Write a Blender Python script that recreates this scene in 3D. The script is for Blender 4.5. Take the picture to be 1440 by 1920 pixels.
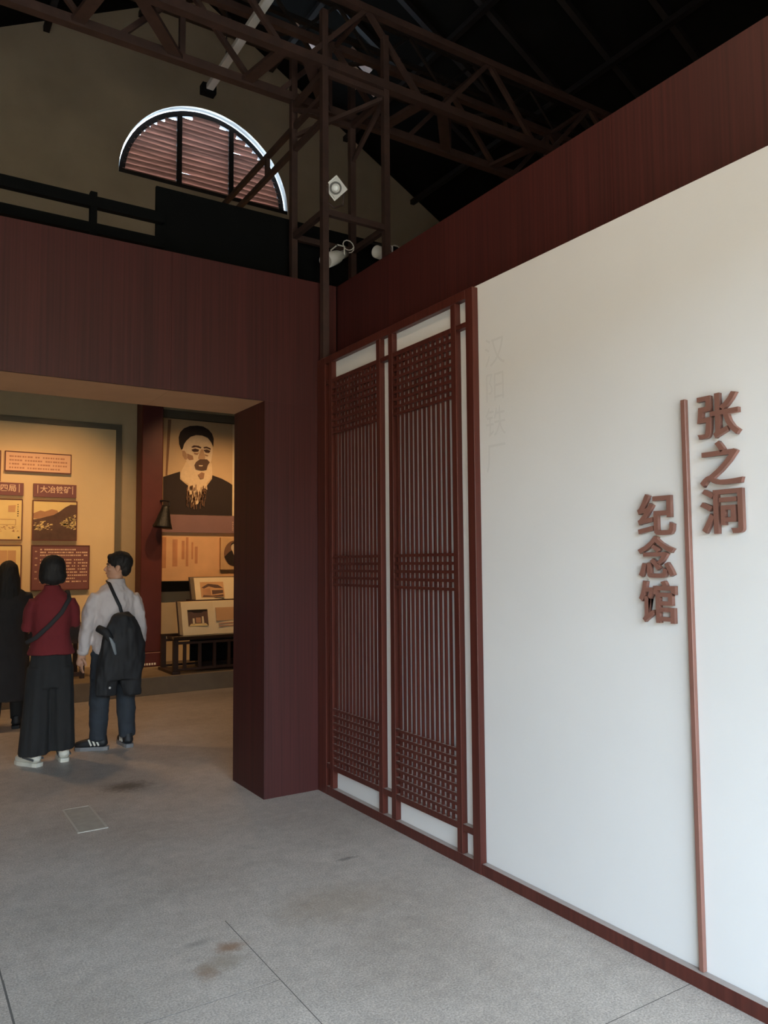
import bpy, bmesh, math, random
from mathutils import Vector, Matrix, noise, Euler

SC = bpy.context.scene
COL = SC.collection
for _o in list(bpy.data.objects):
    bpy.data.objects.remove(_o)

# ------------------------------------------------------------------ camera
YAW, PITCH, ROLL, FPX = 0.567577, 0.0658087, -0.0078055, 1443.583
EYE = Vector((0.0, 0.0, 1.55))
_f = Vector((math.sin(YAW) * math.cos(PITCH), math.cos(YAW) * math.cos(PITCH), math.sin(PITCH)))
_r = Vector((math.cos(YAW), -math.sin(YAW), 0))
_u = _r.cross(_f)
_c, _s = math.cos(ROLL), math.sin(ROLL)
_R, _U = _c * _r + _s * _u, -_s * _r + _c * _u
cam_data = bpy.data.cameras.new('camera')
cam_data.sensor_fit = 'HORIZONTAL'
cam_data.sensor_width = 36.0
cam_data.lens = 36.0 * FPX / 1440.0
cam_data.clip_start = 0.05
cam = bpy.data.objects.new('camera', cam_data)
COL.objects.link(cam)
cam.matrix_world = Matrix(((_R.x, _U.x, -_f.x, EYE.x), (_R.y, _U.y, -_f.y, EYE.y),
                           (_R.z, _U.z, -_f.z, EYE.z), (0, 0, 0, 1)))
SC.camera = cam

# ------------------------------------------------------------------ world and daylight
SKY = 26.0
world = bpy.data.worlds.new('world')
SC.world = world
world.use_nodes = True
bg = world.node_tree.nodes['Background']
bg.inputs['Color'].default_value = (0.58, 0.79, 1.0, 1)
bg.inputs['Strength'].default_value = SKY


def portal(name, loc, rot, sx, sy):
    """an open doorway / window hole that lets the sky in (guides sampling only)"""
    l = bpy.data.lights.new(name, 'AREA')
    l.shape = 'RECTANGLE'
    l.size, l.size_y = sx, sy
    l.cycles.is_portal = True
    o = bpy.data.objects.new(name, l)
    COL.objects.link(o)
    o.location = loc
    o.rotation_euler = rot
    return o


DOOR_X0, DOOR_X1, DOOR_Y, DOOR_Z = -3.0, 2.3, -2.2, 3.3
portal('entrance_daylight', ((DOOR_X0 + DOOR_X1) / 2, DOOR_Y - 0.05, DOOR_Z / 2), (math.radians(90), 0, 0),
       DOOR_X1 - DOOR_X0, DOOR_Z)

vs = SC.view_settings
vs.view_transform = 'Standard'
vs.look = 'None'
vs.gamma = 1.0
vs.use_curve_mapping = False
vs.exposure = 0.12

# ------------------------------------------------------------------ helpers
def lin(c):
    out = []
    for v in c:
        v = v / 255.0
        out.append(v / 12.92 if v <= 0.04045 else ((v + 0.055) / 1.055) ** 2.4)
    return (*out, 1.0)


MATS = {}


def mat(name, rgb, rough=0.6, metal=0.0, vary=0.0, vscale=6.0, stretch=(1, 1, 1), bump=0.0, bscale=40.0,
        spec=0.5, emit=0.0, translucent=0.0, rgb2=None):
    if name in MATS:
        return MATS[name]
    m = bpy.data.materials.new(name)
    m.use_nodes = True
    nt = m.node_tree
    b = nt.nodes['Principled BSDF']
    b.inputs['Roughness'].default_value = rough
    b.inputs['Metallic'].default_value = metal
    b.inputs['Specular IOR Level'].default_value = spec
    base = lin(rgb)
    geo = nt.nodes.new('ShaderNodeNewGeometry')
    mp = nt.nodes.new('ShaderNodeMapping')
    mp.inputs['Scale'].default_value = stretch
    nt.links.new(geo.outputs['Position'], mp.inputs['Vector'])
    n = nt.nodes.new('ShaderNodeTexNoise')
    n.inputs['Scale'].default_value = vscale
    n.inputs['Detail'].default_value = 6
    nt.links.new(mp.outputs[0], n.inputs['Vector'])
    r = nt.nodes.new('ShaderNodeValToRGB')
    r.color_ramp.elements[0].position = 0.3
    r.color_ramp.elements[1].position = 0.7
    lo = tuple(max(0, v * (1 - vary)) for v in base[:3]) + (1,)
    hi = lin(rgb2) if rgb2 else tuple(min(1, v * (1 + vary)) for v in base[:3]) + (1,)
    r.color_ramp.elements[0].color = lo
    r.color_ramp.elements[1].color = hi
    nt.links.new(n.outputs['Fac'], r.inputs['Fac'])
    nt.links.new(r.outputs['Color'], b.inputs['Base Color'])
    if bump:
        n2 = nt.nodes.new('ShaderNodeTexNoise')
        n2.inputs['Scale'].default_value = bscale
        n2.inputs['Detail'].default_value = 4
        nt.links.new(mp.outputs[0], n2.inputs['Vector'])
        bp = nt.nodes.new('ShaderNodeBump')
        bp.inputs['Strength'].default_value = bump
        bp.inputs['Distance'].default_value = 0.01
        nt.links.new(n2.outputs['Fac'], bp.inputs['Height'])
        nt.links.new(bp.outputs['Normal'], b.inputs['Normal'])
    if emit:
        b.inputs['Emission Color'].default_value = base
        b.inputs['Emission Strength'].default_value = emit
    if translucent:
        t = nt.nodes.new('ShaderNodeBsdfTranslucent')
        nt.links.new(r.outputs['Color'], t.inputs['Color'])
        mx = nt.nodes.new('ShaderNodeMixShader')
        mx.inputs['Fac'].default_value = translucent
        out = nt.nodes['Material Output']
        nt.links.new(b.outputs[0], mx.inputs[1])
        nt.links.new(t.outputs[0], mx.inputs[2])
        nt.links.new(mx.outputs[0], out.inputs['Surface'])
    MATS[name] = m
    return m


def wood(name, dark, light, rough, freq=90.0):
    """red stained veneer with fine upright grain"""
    if name in MATS:
        return MATS[name]
    m = bpy.data.materials.new(name)
    m.use_nodes = True
    nt = m.node_tree
    b = nt.nodes['Principled BSDF']
    b.inputs['Roughness'].default_value = rough
    b.inputs['Specular IOR Level'].default_value = 0.35
    geo = nt.nodes.new('ShaderNodeNewGeometry')
    mp = nt.nodes.new('ShaderNodeMapping')
    mp.inputs['Scale'].default_value = (1, 1, 0.012)
    nt.links.new(geo.outputs['Position'], mp.inputs['Vector'])
    n = nt.nodes.new('ShaderNodeTexNoise')
    n.inputs['Scale'].default_value = freq
    n.inputs['Detail'].default_value = 3
    nt.links.new(mp.outputs[0], n.inputs['Vector'])
    n2 = nt.nodes.new('ShaderNodeTexNoise')
    n2.inputs['Scale'].default_value = freq / 9
    nt.links.new(mp.outputs[0], n2.inputs['Vector'])
    ad = nt.nodes.new('ShaderNodeMath')
    ad.operation = 'MULTIPLY_ADD'
    ad.inputs[1].default_value = 0.3
    nt.links.new(n2.outputs['Fac'], ad.inputs[0])
    m2 = nt.nodes.new('ShaderNodeMath')
    m2.operation = 'MULTIPLY'
    m2.inputs[1].default_value = 0.7
    nt.links.new(n.outputs['Fac'], m2.inputs[0])
    nt.links.new(m2.outputs[0], ad.inputs[2])
    r = nt.nodes.new('ShaderNodeValToRGB')
    r.color_ramp.elements[0].position = 0.36
    r.color_ramp.elements[1].position = 0.64
    r.color_ramp.elements[0].color = lin(dark)
    r.color_ramp.elements[1].color = lin(light)
    nt.links.new(ad.outputs[0], r.inputs['Fac'])
    nt.links.new(r.outputs['Color'], b.inputs['Base Color'])
    bp = nt.nodes.new('ShaderNodeBump')
    bp.inputs['Strength'].default_value = 0.15
    bp.inputs['Distance'].default_value = 0.002
    nt.links.new(n.outputs['Fac'], bp.inputs['Height'])
    nt.links.new(bp.outputs['Normal'], b.inputs['Normal'])
    MATS[name] = m
    return m


def wl(par):
    v = Vector((0, 0, 0))
    while par is not None:
        v += par.location
        par = par.parent
    return v


def tag(o, label=None, cat=None, group=None, kind=None):
    if label:
        o['label'] = label
    if cat:
        o['category'] = cat
    if group:
        o['group'] = group
    if kind:
        o['kind'] = kind
    return o


def thing(name, label, cat, loc=(0, 0, 0), group=None, kind=None):
    o = bpy.data.objects.new(name, None)
    o.empty_display_size = 0.1
    COL.objects.link(o)
    o.location = loc
    return tag(o, label, cat, group, kind)


def link(name, me, parent=None, at=(0, 0, 0)):
    o = bpy.data.objects.new(name, me)
    COL.objects.link(o)
    o.parent = parent
    o.location = Vector(at) - wl(parent)
    return o


def mesh(name, verts, faces, m, parent=None, at=(0, 0, 0), smooth=False):
    me = bpy.data.meshes.new(name)
    me.from_pydata([tuple(v) for v in verts], [], faces)
    me.update()
    if m:
        me.materials.append(m)
    if smooth:
        for p in me.polygons:
            p.use_smooth = True
    return link(name, me, parent, at)


BOXES = {}


def box(name, x, y, z, m, parent=None, bevel=0.0):
    """axis aligned box from three (low, high) ranges; alike boxes share mesh data"""
    d = (abs(x[1] - x[0]), abs(y[1] - y[0]), abs(z[1] - z[0]))
    key = (round(d[0], 4), round(d[1], 4), round(d[2], 4), bevel, m.name)
    if key not in BOXES:
        bm = bmesh.new()
        bmesh.ops.create_cube(bm, size=1.0)
        for v in bm.verts:
            v.co = Vector((v.co.x * d[0], v.co.y * d[1], v.co.z * d[2]))
        if bevel:
            bmesh.ops.bevel(bm, geom=list(bm.edges), offset=bevel, segments=1, affect='EDGES')
        me = bpy.data.meshes.new(name)
        bm.to_mesh(me)
        bm.free()
        me.materials.append(m)
        BOXES[key] = me
    return link(name, BOXES[key], parent, ((x[0] + x[1]) / 2, (y[0] + y[1]) / 2, (z[0] + z[1]) / 2))


class MB:
    """collects simple shapes into one mesh"""

    def __init__(self):
        self.v, self.f = [], []

    def add(self, vs, fs):
        k = len(self.v)
        self.v += [Vector(q) for q in vs]
        self.f += [tuple(i + k for i in q) for q in fs]
        return self

    def box(self, x, y, z):
        return self.add([(a, b, c) for a in x for b in y for c in z],
                        [(0, 1, 3, 2), (4, 6, 7, 5), (0, 4, 5, 1), (2, 3, 7, 6), (0, 2, 6, 4), (1, 5, 7, 3)])

    def beam(self, p, q, w, h=None, up=(0, 0, 1)):
        p, q = Vector(p), Vector(q)
        h = h or w
        d = (q - p).normalized()
        upv = Vector(up)
        if abs(d.dot(upv)) > 0.99:
            upv = Vector((0, 1, 0))
        s = d.cross(upv).normalized() * (w / 2)
        t = s.cross(d).normalized() * (h / 2)
        vs = [e + a * s + b * t for e in (p, q) for a, b in ((-1, -1), (1, -1), (1, 1), (-1, 1))]
        return self.add(vs, [(0, 3, 2, 1), (4, 5, 6, 7), (0, 1, 5, 4), (1, 2, 6, 5), (2, 3, 7, 6), (3, 0, 4, 7)])

    def tube(self, pts, rad, n=12, flat=1.0):
        pts = [Vector(p) for p in pts]
        if not isinstance(rad, (list, tuple)):
            rad = [rad] * len(pts)
        ref = None
        rings = []
        for i, p in enumerate(pts):
            d = (pts[min(i + 1, len(pts) - 1)] - pts[max(i - 1, 0)]).normalized()
            if ref is None:
                ref = Vector((1, 0, 0)) if abs(d.x) < 0.9 else Vector((0, 1, 0))
            a = (ref - d * ref.dot(d)).normalized()
            b = d.cross(a)
            ref = a
            rings.append([p + (a * math.cos(k * 2 * math.pi / n) + b * flat * math.sin(k * 2 * math.pi / n)) * rad[i]
                          for k in range(n)])
        d0 = (pts[0] - pts[1]).normalized() * rad[0] * 0.6
        d1 = (pts[-1] - pts[-2]).normalized() * rad[-1] * 0.6
        vs = [v for r in rings for v in r] + [pts[0] + d0, pts[-1] + d1]
        fs = []
        for i in range(len(pts) - 1):
            for k in range(n):
                k2 = (k + 1) % n
                fs.append((i * n + k, i * n + k2, (i + 1) * n + k2, (i + 1) * n + k))
        e = len(pts) * n
        for k in range(n):
            fs.append((e, (k + 1) % n, k))
            fs.append((e + 1, (len(pts) - 1) * n + k, (len(pts) - 1) * n + (k + 1) % n))
        return self.add(vs, fs)

    def loft(self, rings, n=28, fold=None):
        """rings: (cx, cy, z, rx, ry); stacked ellipses, capped"""
        vs = []
        for (cx, cy, z, rx, ry) in rings:
            for k in range(n):
                a = k * 2 * math.pi / n
                g = 1.0 + (fold(a, z) if fold else 0.0)
                vs.append((cx + rx * g * math.cos(a), cy + ry * g * math.sin(a), z))
        fs = []
        m = len(rings)
        for i in range(m - 1):
            for k in range(n):
                k2 = (k + 1) % n
                fs.append((i * n + k, i * n + k2, (i + 1) * n + k2, (i + 1) * n + k))
        fs.append(tuple(range(n - 1, -1, -1)))
        fs.append(tuple(range((m - 1) * n, m * n)))
        if rings[0][2] > rings[-1][2]:
            fs = [tuple(reversed(q)) for q in fs]
        return self.add(vs, fs)

    def ball(self, c, r, n=16, rot=None):
        if not isinstance(r, (list, tuple)):
            r = (r, r, r)
        vs, fs = [], []
        rows = n // 2
        for i in range(1, rows):
            t = math.pi * i / rows
            for k in range(n):
                a = 2 * math.pi * k / n
                p = Vector((r[0] * math.sin(t) * math.cos(a), r[1] * math.sin(t) * math.sin(a), r[2] * math.cos(t)))
                if rot is not None:
                    p = rot @ p
                vs.append(p + Vector(c))
        top, bot = Vector((0, 0, r[2])), Vector((0, 0, -r[2]))
        if rot is not None:
            top, bot = rot @ top, rot @ bot
        vs += [top + Vector(c), bot + Vector(c)]
        for i in range(rows - 2):
            for k in range(n):
                k2 = (k + 1) % n
                fs.append((i * n + k, (i + 1) * n + k, (i + 1) * n + k2, i * n + k2))
        e = (rows - 1) * n
        for k in range(n):
            k2 = (k + 1) % n
            fs.append((e, k, k2))
            fs.append((e + 1, (rows - 2) * n + k2, (rows - 2) * n + k))
        return self.add(vs, fs)

    def prism(self, pts, axis, a0, a1):
        """polygon pts (u, w) extruded along axis 'x' or 'y' from a0 to a1"""
        n = len(pts)
        mk = (lambda a, u, w: (a, u, w)) if axis == 'x' else (lambda a, u, w: (u, a, w))
        vs = [mk(a0, u, w) for u, w in pts] + [mk(a1, u, w) for u, w in pts]
        fs = [tuple(range(n)), tuple(range(2 * n - 1, n - 1, -1))]
        fs += [(i, i + n, (i + 1) % n + n, (i + 1) % n) for i in range(n)]
        return self.add(vs, fs)

    def turn(self, M, start=0):
        for i in range(start, len(self.v)):
            self.v[i] = M @ self.v[i]
        return self

    def build(self, name, m, parent=None, smooth=False, at=(0, 0, 0)):
        o = mesh(name, self.v, self.f, m, parent, at, smooth)
        bm = bmesh.new()
        bm.from_mesh(o.data)
        bmesh.ops.recalc_face_normals(bm, faces=bm.faces)
        bm.to_mesh(o.data)
        bm.free()
        return o

    def union(self, name, m, parent=None, voxel=0.006, smooth_it=2, wrinkle=None, at=(0, 0, 0)):
        """fuse the collected shapes to one continuous skin"""
        o = self.build(name, m, None)
        md = o.modifiers.new('remesh', 'REMESH')
        md.mode = 'VOXEL'
        md.voxel_size = voxel
        if smooth_it:
            sm = o.modifiers.new('smooth', 'SMOOTH')
            sm.factor = 0.5
            sm.iterations = smooth_it
        dg = bpy.context.evaluated_depsgraph_get()
        me = bpy.data.meshes.new_from_object(o.evaluated_get(dg))
        me.name = name
        if wrinkle:
            ns = [v.normal.copy() for v in me.vertices]
            for v, nn in zip(me.vertices, ns):
                v.co = v.co + nn * wrinkle(v.co)
        for p in me.polygons:
            p.use_smooth = True
        if not me.materials:
            me.materials.append(m)
        old = o.data
        bpy.data.objects.remove(o)
        bpy.data.meshes.remove(old)
        return link(name, me, parent, at)


def glyphs(text, size, depth, m, name, parent, place, bold=0.0, vertical=False, res=4):
    """lettering as mesh; place(u, w, d) maps letter space to world"""
    cu = bpy.data.curves.new('lettering', 'FONT')
    cu.body = text
    cu.size = size
    cu.extrude = depth / 2
    cu.offset = bold * size
    cu.resolution_u = res
    cu.align_x = 'LEFT'
    t = bpy.data.objects.new('lettering', cu)
    COL.objects.link(t)
    dg = bpy.context.evaluated_depsgraph_get()
    me = bpy.data.meshes.new_from_object(t.evaluated_get(dg))
    bpy.data.objects.remove(t)
    for v in me.vertices:
        v.co = Vector(place(v.co.x, v.co.y, v.co.z))
    me.name = name
    me.materials.clear()
    me.materials.append(m)
    bm = bmesh.new()
    bm.from_mesh(me)
    bmesh.ops.recalc_face_normals(bm, faces=bm.faces)
    bm.to_mesh(me)
    bm.free()
    return link(name, me, parent)


# ------------------------------------------------------------------ materials
M_WALLWOOD = wood('red_veneer', (52, 19, 17), (70, 28, 25), 0.55, 70)
M_SOFFIT = mat('soffit_warm_lit', (178, 130, 94), 0.6, vary=0.05)  # lamp light grazing the soffit is put into this lighter brown
M_FRAME = wood('red_lacquer', (68, 30, 24), (84, 40, 32), 0.32, 50)


def dust_skylight(m):
    """grey on whatever faces straight up: dusty ledges, plus skylight put into the colour"""
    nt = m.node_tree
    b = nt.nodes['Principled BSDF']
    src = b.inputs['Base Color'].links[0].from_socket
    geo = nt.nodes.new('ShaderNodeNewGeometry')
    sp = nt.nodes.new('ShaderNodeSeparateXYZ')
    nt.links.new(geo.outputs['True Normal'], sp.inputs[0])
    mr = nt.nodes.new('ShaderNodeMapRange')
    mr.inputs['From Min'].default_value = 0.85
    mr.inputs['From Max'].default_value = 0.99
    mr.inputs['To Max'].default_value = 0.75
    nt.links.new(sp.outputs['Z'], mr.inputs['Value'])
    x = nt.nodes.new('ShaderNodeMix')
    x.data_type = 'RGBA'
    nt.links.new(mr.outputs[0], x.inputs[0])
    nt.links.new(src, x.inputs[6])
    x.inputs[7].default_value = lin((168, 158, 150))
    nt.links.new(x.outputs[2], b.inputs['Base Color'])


dust_skylight(M_FRAME)
M_WHITE = mat('white_paint', (214, 210, 207), 0.75, vary=0.02, vscale=1.5, bump=0.03, bscale=90)
M_SIGN = mat('brown_sign', (124, 84, 72), 0.45, vary=0.06)
M_BLACK = mat('black_board', (13, 13, 13), 0.9, vary=0.1, spec=0.08)
M_ROOF = mat('dark_roof', (24, 22, 20), 0.9, vary=0.25, vscale=2, spec=0.08)
M_GABLE = mat('grey_plaster', (188, 166, 140), 0.95, vary=0.12, vscale=1.2, bump=0.1, bscale=25)
M_STEEL = mat('red_oxide_steel', (56, 36, 30), 0.6, vary=0.25, vscale=12)
M_STEELD = mat('dark_steel', (32, 25, 23), 0.6, vary=0.2, vscale=12)
M_PALE = mat('pale_metal', (205, 198, 192), 0.45, vary=0.04)
M_DARKWOOD = mat('dark_wood', (52, 32, 24), 0.5, vary=0.15)
M_COLUMN = mat('column_red', (84, 34, 30), 0.5, vary=0.1)
M_EXWALL = mat('exhibit_wall', (190, 166, 130), 0.9, vary=0.03)
M_TRIM = mat('grey_green_trim', (98, 90, 74), 0.7, vary=0.05)
M_PAPER = mat('warm_paper', (222, 200, 160), 0.8, vary=0.03)
M_INK = mat('dark_ink', (34, 24, 20), 0.8)
M_PURPLE = mat('mauve_board', (132, 98, 94), 0.7, vary=0.04)
M_PLINTH = mat('plinth_stone', (120, 104, 84), 0.7, vary=0.1, vscale=8)
M_GROUND = mat('paving', (166, 146, 118), 0.9, vary=0.1)
M_SKYBLOCK = mat('sky_blocker_tan', (160, 132, 100), 0.9, vary=0.06)  # for the added wall that cuts off the low sky


def floor_material():
    m = bpy.data.materials.new('polished_concrete')
    m.use_nodes = True
    nt = m.node_tree
    b = nt.nodes['Principled BSDF']
    geo = nt.nodes.new('ShaderNodeNewGeometry')

    def noise_n(scale, detail=5, rough=0.6):
        n = nt.nodes.new('ShaderNodeTexNoise')
        n.inputs['Scale'].default_value = scale
        n.inputs['Detail'].default_value = detail
        n.inputs['Roughness'].default_value = rough
        nt.links.new(geo.outputs['Position'], n.inputs['Vector'])
        return n

    def ramp(src, p0, c0, p1, c1):
        r = nt.nodes.new('ShaderNodeValToRGB')
        r.color_ramp.elements[0].position = p0
        r.color_ramp.elements[1].position = p1
        r.color_ramp.elements[0].color = c0
        r.color_ramp.elements[1].color = c1
        nt.links.new(src, r.inputs['Fac'])
        return r

    def mix(a, bsock, fac, mode='MIX'):
        x = nt.nodes.new('ShaderNodeMix')
        x.data_type = 'RGBA'
        x.blend_type = mode
        nt.links.new(a, x.inputs[6])
        nt.links.new(bsock, x.inputs[7])
        if isinstance(fac, float):
            x.inputs[0].default_value = fac
        else:
            nt.links.new(fac, x.inputs[0])
        return x.outputs[2]

    big = ramp(noise_n(1.3).outputs['Fac'], 0.3, lin((161, 149, 139)), 0.7, lin((183, 171, 161)))
    mid = ramp(noise_n(14, 6, 0.7).outputs['Fac'], 0.3, (0.84, 0.84, 0.84, 1), 0.7, (1.1, 1.1, 1.1, 1))
    c = mix(big.outputs[0], mid.outputs[0], 1.0, 'MULTIPLY')
    grit = ramp(noise_n(130, 3, 0.7).outputs['Fac'], 0.36, (0.55, 0.55, 0.55, 1), 0.64, (1.35, 1.35, 1.32, 1))
    c = mix(c, grit.outputs[0], 0.75, 'MULTIPLY')
    # pale chips of aggregate
    vo = nt.nodes.new('ShaderNodeTexVoronoi')
    vo.inputs['Scale'].default_value = 34
    nt.links.new(geo.outputs['Position'], vo.inputs['Vector'])
    chip = ramp(vo.outputs['Distance'], 0.07, (1, 1, 1, 1), 0.12, (0, 0, 0, 1))
    white = nt.nodes.new('ShaderNodeRGB')
    white.outputs[0].default_value = lin((205, 202, 192))
    fac = nt.nodes.new('ShaderNodeMath')
    fac.operation = 'MULTIPLY'
    fac.inputs[1].default_value = 0.4
    nt.links.new(chip.outputs[0], fac.inputs[0])
    c = mix(c, white.outputs[0], fac.outputs[0])

    # rust stains and dark scuffs with shapes of their own
    def blot(x, y, rx, ry, rgb, strength, c):
        mp = nt.nodes.new('ShaderNodeMapping')
        mp.vector_type = 'POINT'
        mp.inputs['Location'].default_value = (-x / rx, -y / ry, 0)
        mp.inputs['Scale'].default_value = (1 / rx, 1 / ry, 0.0)
        nt.links.new(geo.outputs['Position'], mp.inputs['Vector'])
        ln = nt.nodes.new('ShaderNodeVectorMath')
        ln.operation = 'LENGTH'
        nt.links.new(mp.outputs[0], ln.inputs[0])
        ns = noise_n(26, 5)
        ad = nt.nodes.new('ShaderNodeMath')
        ad.operation = 'MULTIPLY_ADD'
        ad.inputs[1].default_value = 1.6
        nt.links.new(ns.outputs['Fac'], ad.inputs[0])
        nt.links.new(ln.outputs['Value'], ad.inputs[2])
        rr = ramp(ad.outputs[0], 1.1, (strength,) * 3 + (1,), 1.75, (0, 0, 0, 1))
        rr.color_ramp.elements[0].position = 0.55
        rr.color_ramp.elements[1].position = 1.0
        half = nt.nodes.new('ShaderNodeMath')
        half.operation = 'MULTIPLY'
        half.inputs[1].default_value = 0.5
        nt.links.new(ad.outputs[0], half.inputs[0])
        nt.links.new(half.outputs[0], rr.inputs['Fac'])
        col = nt.nodes.new('ShaderNodeRGB')
        col.outputs[0].default_value = lin(rgb)
        return mix(c, col.outputs[0], rr.outputs[0])

    c = blot(1.20, 3.07, 0.07, 0.05, (126, 92, 66), 0.75, c)
    c = blot(1.05, 2.93, 0.05, 0.06, (128, 98, 74), 0.6, c)
    c = blot(1.13, 2.97, 0.10, 0.06, (128, 112, 92), 0.5, c)
    c = blot(1.10, 3.17, 0.06, 0.025, (112, 106, 98), 0.5, c)
    c = blot(1.43, 5.62, 0.17, 0.13, (74, 66, 58), 0.8, c)
    c = blot(2.06, 3.62, 0.07, 0.02, (82, 76, 70), 0.6, c)
    c = blot(1.75, 3.2, 0.3, 0.2, (140, 120, 98), 0.3, c)
    nt.links.new(c, b.inputs['Base Color'])
    rg = ramp(noise_n(5).outputs['Fac'], 0.3, (0.42,) * 3 + (1,), 0.7, (0.6,) * 3 + (1,))
    nt.links.new(rg.outputs[0], b.inputs['Roughness'])
    bp = nt.nodes.new('ShaderNodeBump')
    bp.inputs['Strength'].default_value = 0.12
    bp.inputs['Distance'].default_value = 0.003
    nt.links.new(noise_n(120, 3).outputs['Fac'], bp.inputs['Height'])
    nt.links.new(bp.outputs['Normal'], b.inputs['Normal'])
    return m


M_FLOOR = floor_material()
M_JOINT = mat('joint_filler', (88, 82, 76), 0.9, vary=0.2)

# ------------------------------------------------------------------ the setting
BX0, BX1 = -3.4, 10.6          # building sides
BY0, BY1 = DOOR_Y, 11.2        # entrance wall, gable wall
RIDGE_X, RIDGE_Z, PITCHR = 3.85, 10.4, 0.55


def roof_z(x):
    return RIDGE_Z - PITCHR * abs(x - RIDGE_X)


# floor: joint bed with slabs standing a few millimetres proud of the joints
fl = box('floor', (BX0, BX1), (BY0, BY1 + 0.3), (-0.12, -0.0004), M_JOINT)
tag(fl, kind='structure')
G = 0.003


def slab(x0, x1, y0, y1, g=G):
    box('slab', (x0 + g, x1 - g), (y0 + g, y1 - g), (-0.06, 0.0), M_FLOOR, fl)


XA, XB = 0.394, 1.266
for x0, x1, ys in ((BX0, XA, (BY0, 0.5, 2.2, 4.45)), (XA, XB, (BY0, 1.02, 2.731, 3.3)), (XB, 2.67, (BY0, 0.3, 1.876, 3.3))):
    for a, b_ in zip(ys[:-1], ys[1:]):
        slab(x0, x1 - (0.0 if x1 != XA else 0.004), a, b_ + (G - 0.0003 if b_ in (3.3, 4.45) else 0.0), 0.0018)
slab(XA, 2.67, 3.3, 4.45, 0.0003)
slab(BX0, BX1, 4.45, BY1 + 0.3, 0.0003)
slab(2.67, BX1, BY0, 4.45)
gr = box('ground_outside', (-30, 32), (-16.5, BY0 - 0.26), (-0.12, -0.02), M_GROUND)
tag(gr, kind='structure')

tag(box('wall_sky_blocker', (-30, 32), (-17.0, -16.5), (-0.1, 5.4), M_SKYBLOCK), kind='structure')  # unseen facade added to block low sky and warm the daylight

# entrance wall behind the viewer with its wide open doorway
wf = MB()
wf.box((BX0, DOOR_X0), (BY0 - 0.25, BY0), (0, 6.3)).box((DOOR_X1, BX1), (BY0 - 0.25, BY0), (0, 6.3))
wf.box((DOOR_X0, DOOR_X1), (BY0 - 0.25, BY0), (DOOR_Z, 6.3))
wf.prism([(BX0, 6.3), (BX1, 6.3), (BX1, roof_z(BX1) + 0.1), (RIDGE_X, RIDGE_Z + 0.1), (BX0, roof_z(BX0) + 0.1)], 'y', BY0 - 0.25, BY0)
tag(wf.build('wall_entrance', M_GABLE), kind='structure')
tag(box('wall_outer_left', (BX0 - 0.25, BX0), (BY0 - 0.25, BY1 + 0.3), (0, 6.6), M_GABLE), kind='structure')
tag(box('wall_outer_right', (BX1, BX1 + 0.25), (BY0 - 0.25, BY1 + 0.3), (0, 6.8), M_ROOF), kind='structure')

# roof: two dark slopes
rf = MB()
rf.prism([(BX0 - 0.3, roof_z(BX0 - 0.3)), (RIDGE_X, RIDGE_Z), (BX1 + 0.3, roof_z(BX1 + 0.3)),
          (BX1 + 0.3, roof_z(BX1 + 0.3) + 0.2), (RIDGE_X, RIDGE_Z + 0.2), (BX0 - 0.3, roof_z(BX0 - 0.3) + 0.2)], 'y', BY0 - 0.3, BY1 + 0.35)
roof = tag(rf.build('ceiling', M_ROOF), kind='structure')

# gable wall with its half round window hole
LX, LZ, LR = 3.962, 7.262, 1.357


def gable():
    bm = bmesh.new()
    n = 48
    y0, y1 = BY1, BY1 + 0.3
    arc = [(LX + LR * math.cos(math.pi * k / n), LZ + LR * math.sin(math.pi * k / n)) for k in range(n + 1)]  # right to left
    mb = MB()
    # below the sill
    mb.box((BX0, BX1), (y0, y1), (0, LZ))
    zt = 10.9
    mb.box((BX0, LX - LR), (y0, y1), (LZ, zt))
    mb.box((LX + LR, BX1), (y0, y1), (LZ, zt))
    mb.box((LX - LR, LX + LR), (y0, y1), (LZ + LR, zt))
    for k in range(n):
        (xa, za), (xb, zb) = arc[k], arc[k + 1]
        mb.prism([(xb, zb), (xa, za), (xa, LZ + LR), (xb, LZ + LR)], 'y', y0, y1)
    bm.free()
    return mb.build('wall_gable', M_GABLE)


tag(gable(), kind='structure')

# left partition: deep portal of red veneer with the opening to the exhibition
PX, PY0, PY1, PZ, PTOP = 2.105, 4.80, 5.35, 2.657, 3.556
WL0 = BX0
core = MB()
core.box((WL0, 2.66), (PY0 + 0.02, PY1 - 0.02), (PZ + 0.02, PTOP - 0.004))
core.box((PX + 0.02, 2.66), (PY0 + 0.02, PY1 - 0.02), (0, PZ + 0.02))
core.box((WL0, -1.2), (PY0 + 0.02, PY1 - 0.02), (0, PZ + 0.02))
wl_ = tag(core.build('wall_left', M_DARKWOOD), kind='structure')
edges = [WL0, -2.2, -0.98, 0.24, 1.46, 2.664]
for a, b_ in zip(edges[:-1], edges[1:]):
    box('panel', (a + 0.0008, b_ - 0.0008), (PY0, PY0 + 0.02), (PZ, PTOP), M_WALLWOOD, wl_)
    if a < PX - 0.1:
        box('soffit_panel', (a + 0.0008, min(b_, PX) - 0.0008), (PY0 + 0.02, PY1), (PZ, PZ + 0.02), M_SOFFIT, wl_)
box('pier_panel', (PX, 2.664), (PY0, PY0 + 0.02), (0, PZ - 0.0005), M_WALLWOOD, wl_)
box('jamb_panel', (PX, PX + 0.02), (PY0 + 0.02, PY1), (0, PZ - 0.0005), M_WALLWOOD, wl_)
box('back_panel', (PX + 0.02, 2.66), (PY1 - 0.02, PY1), (0, PTOP), M_WALLWOOD, wl_)

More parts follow.
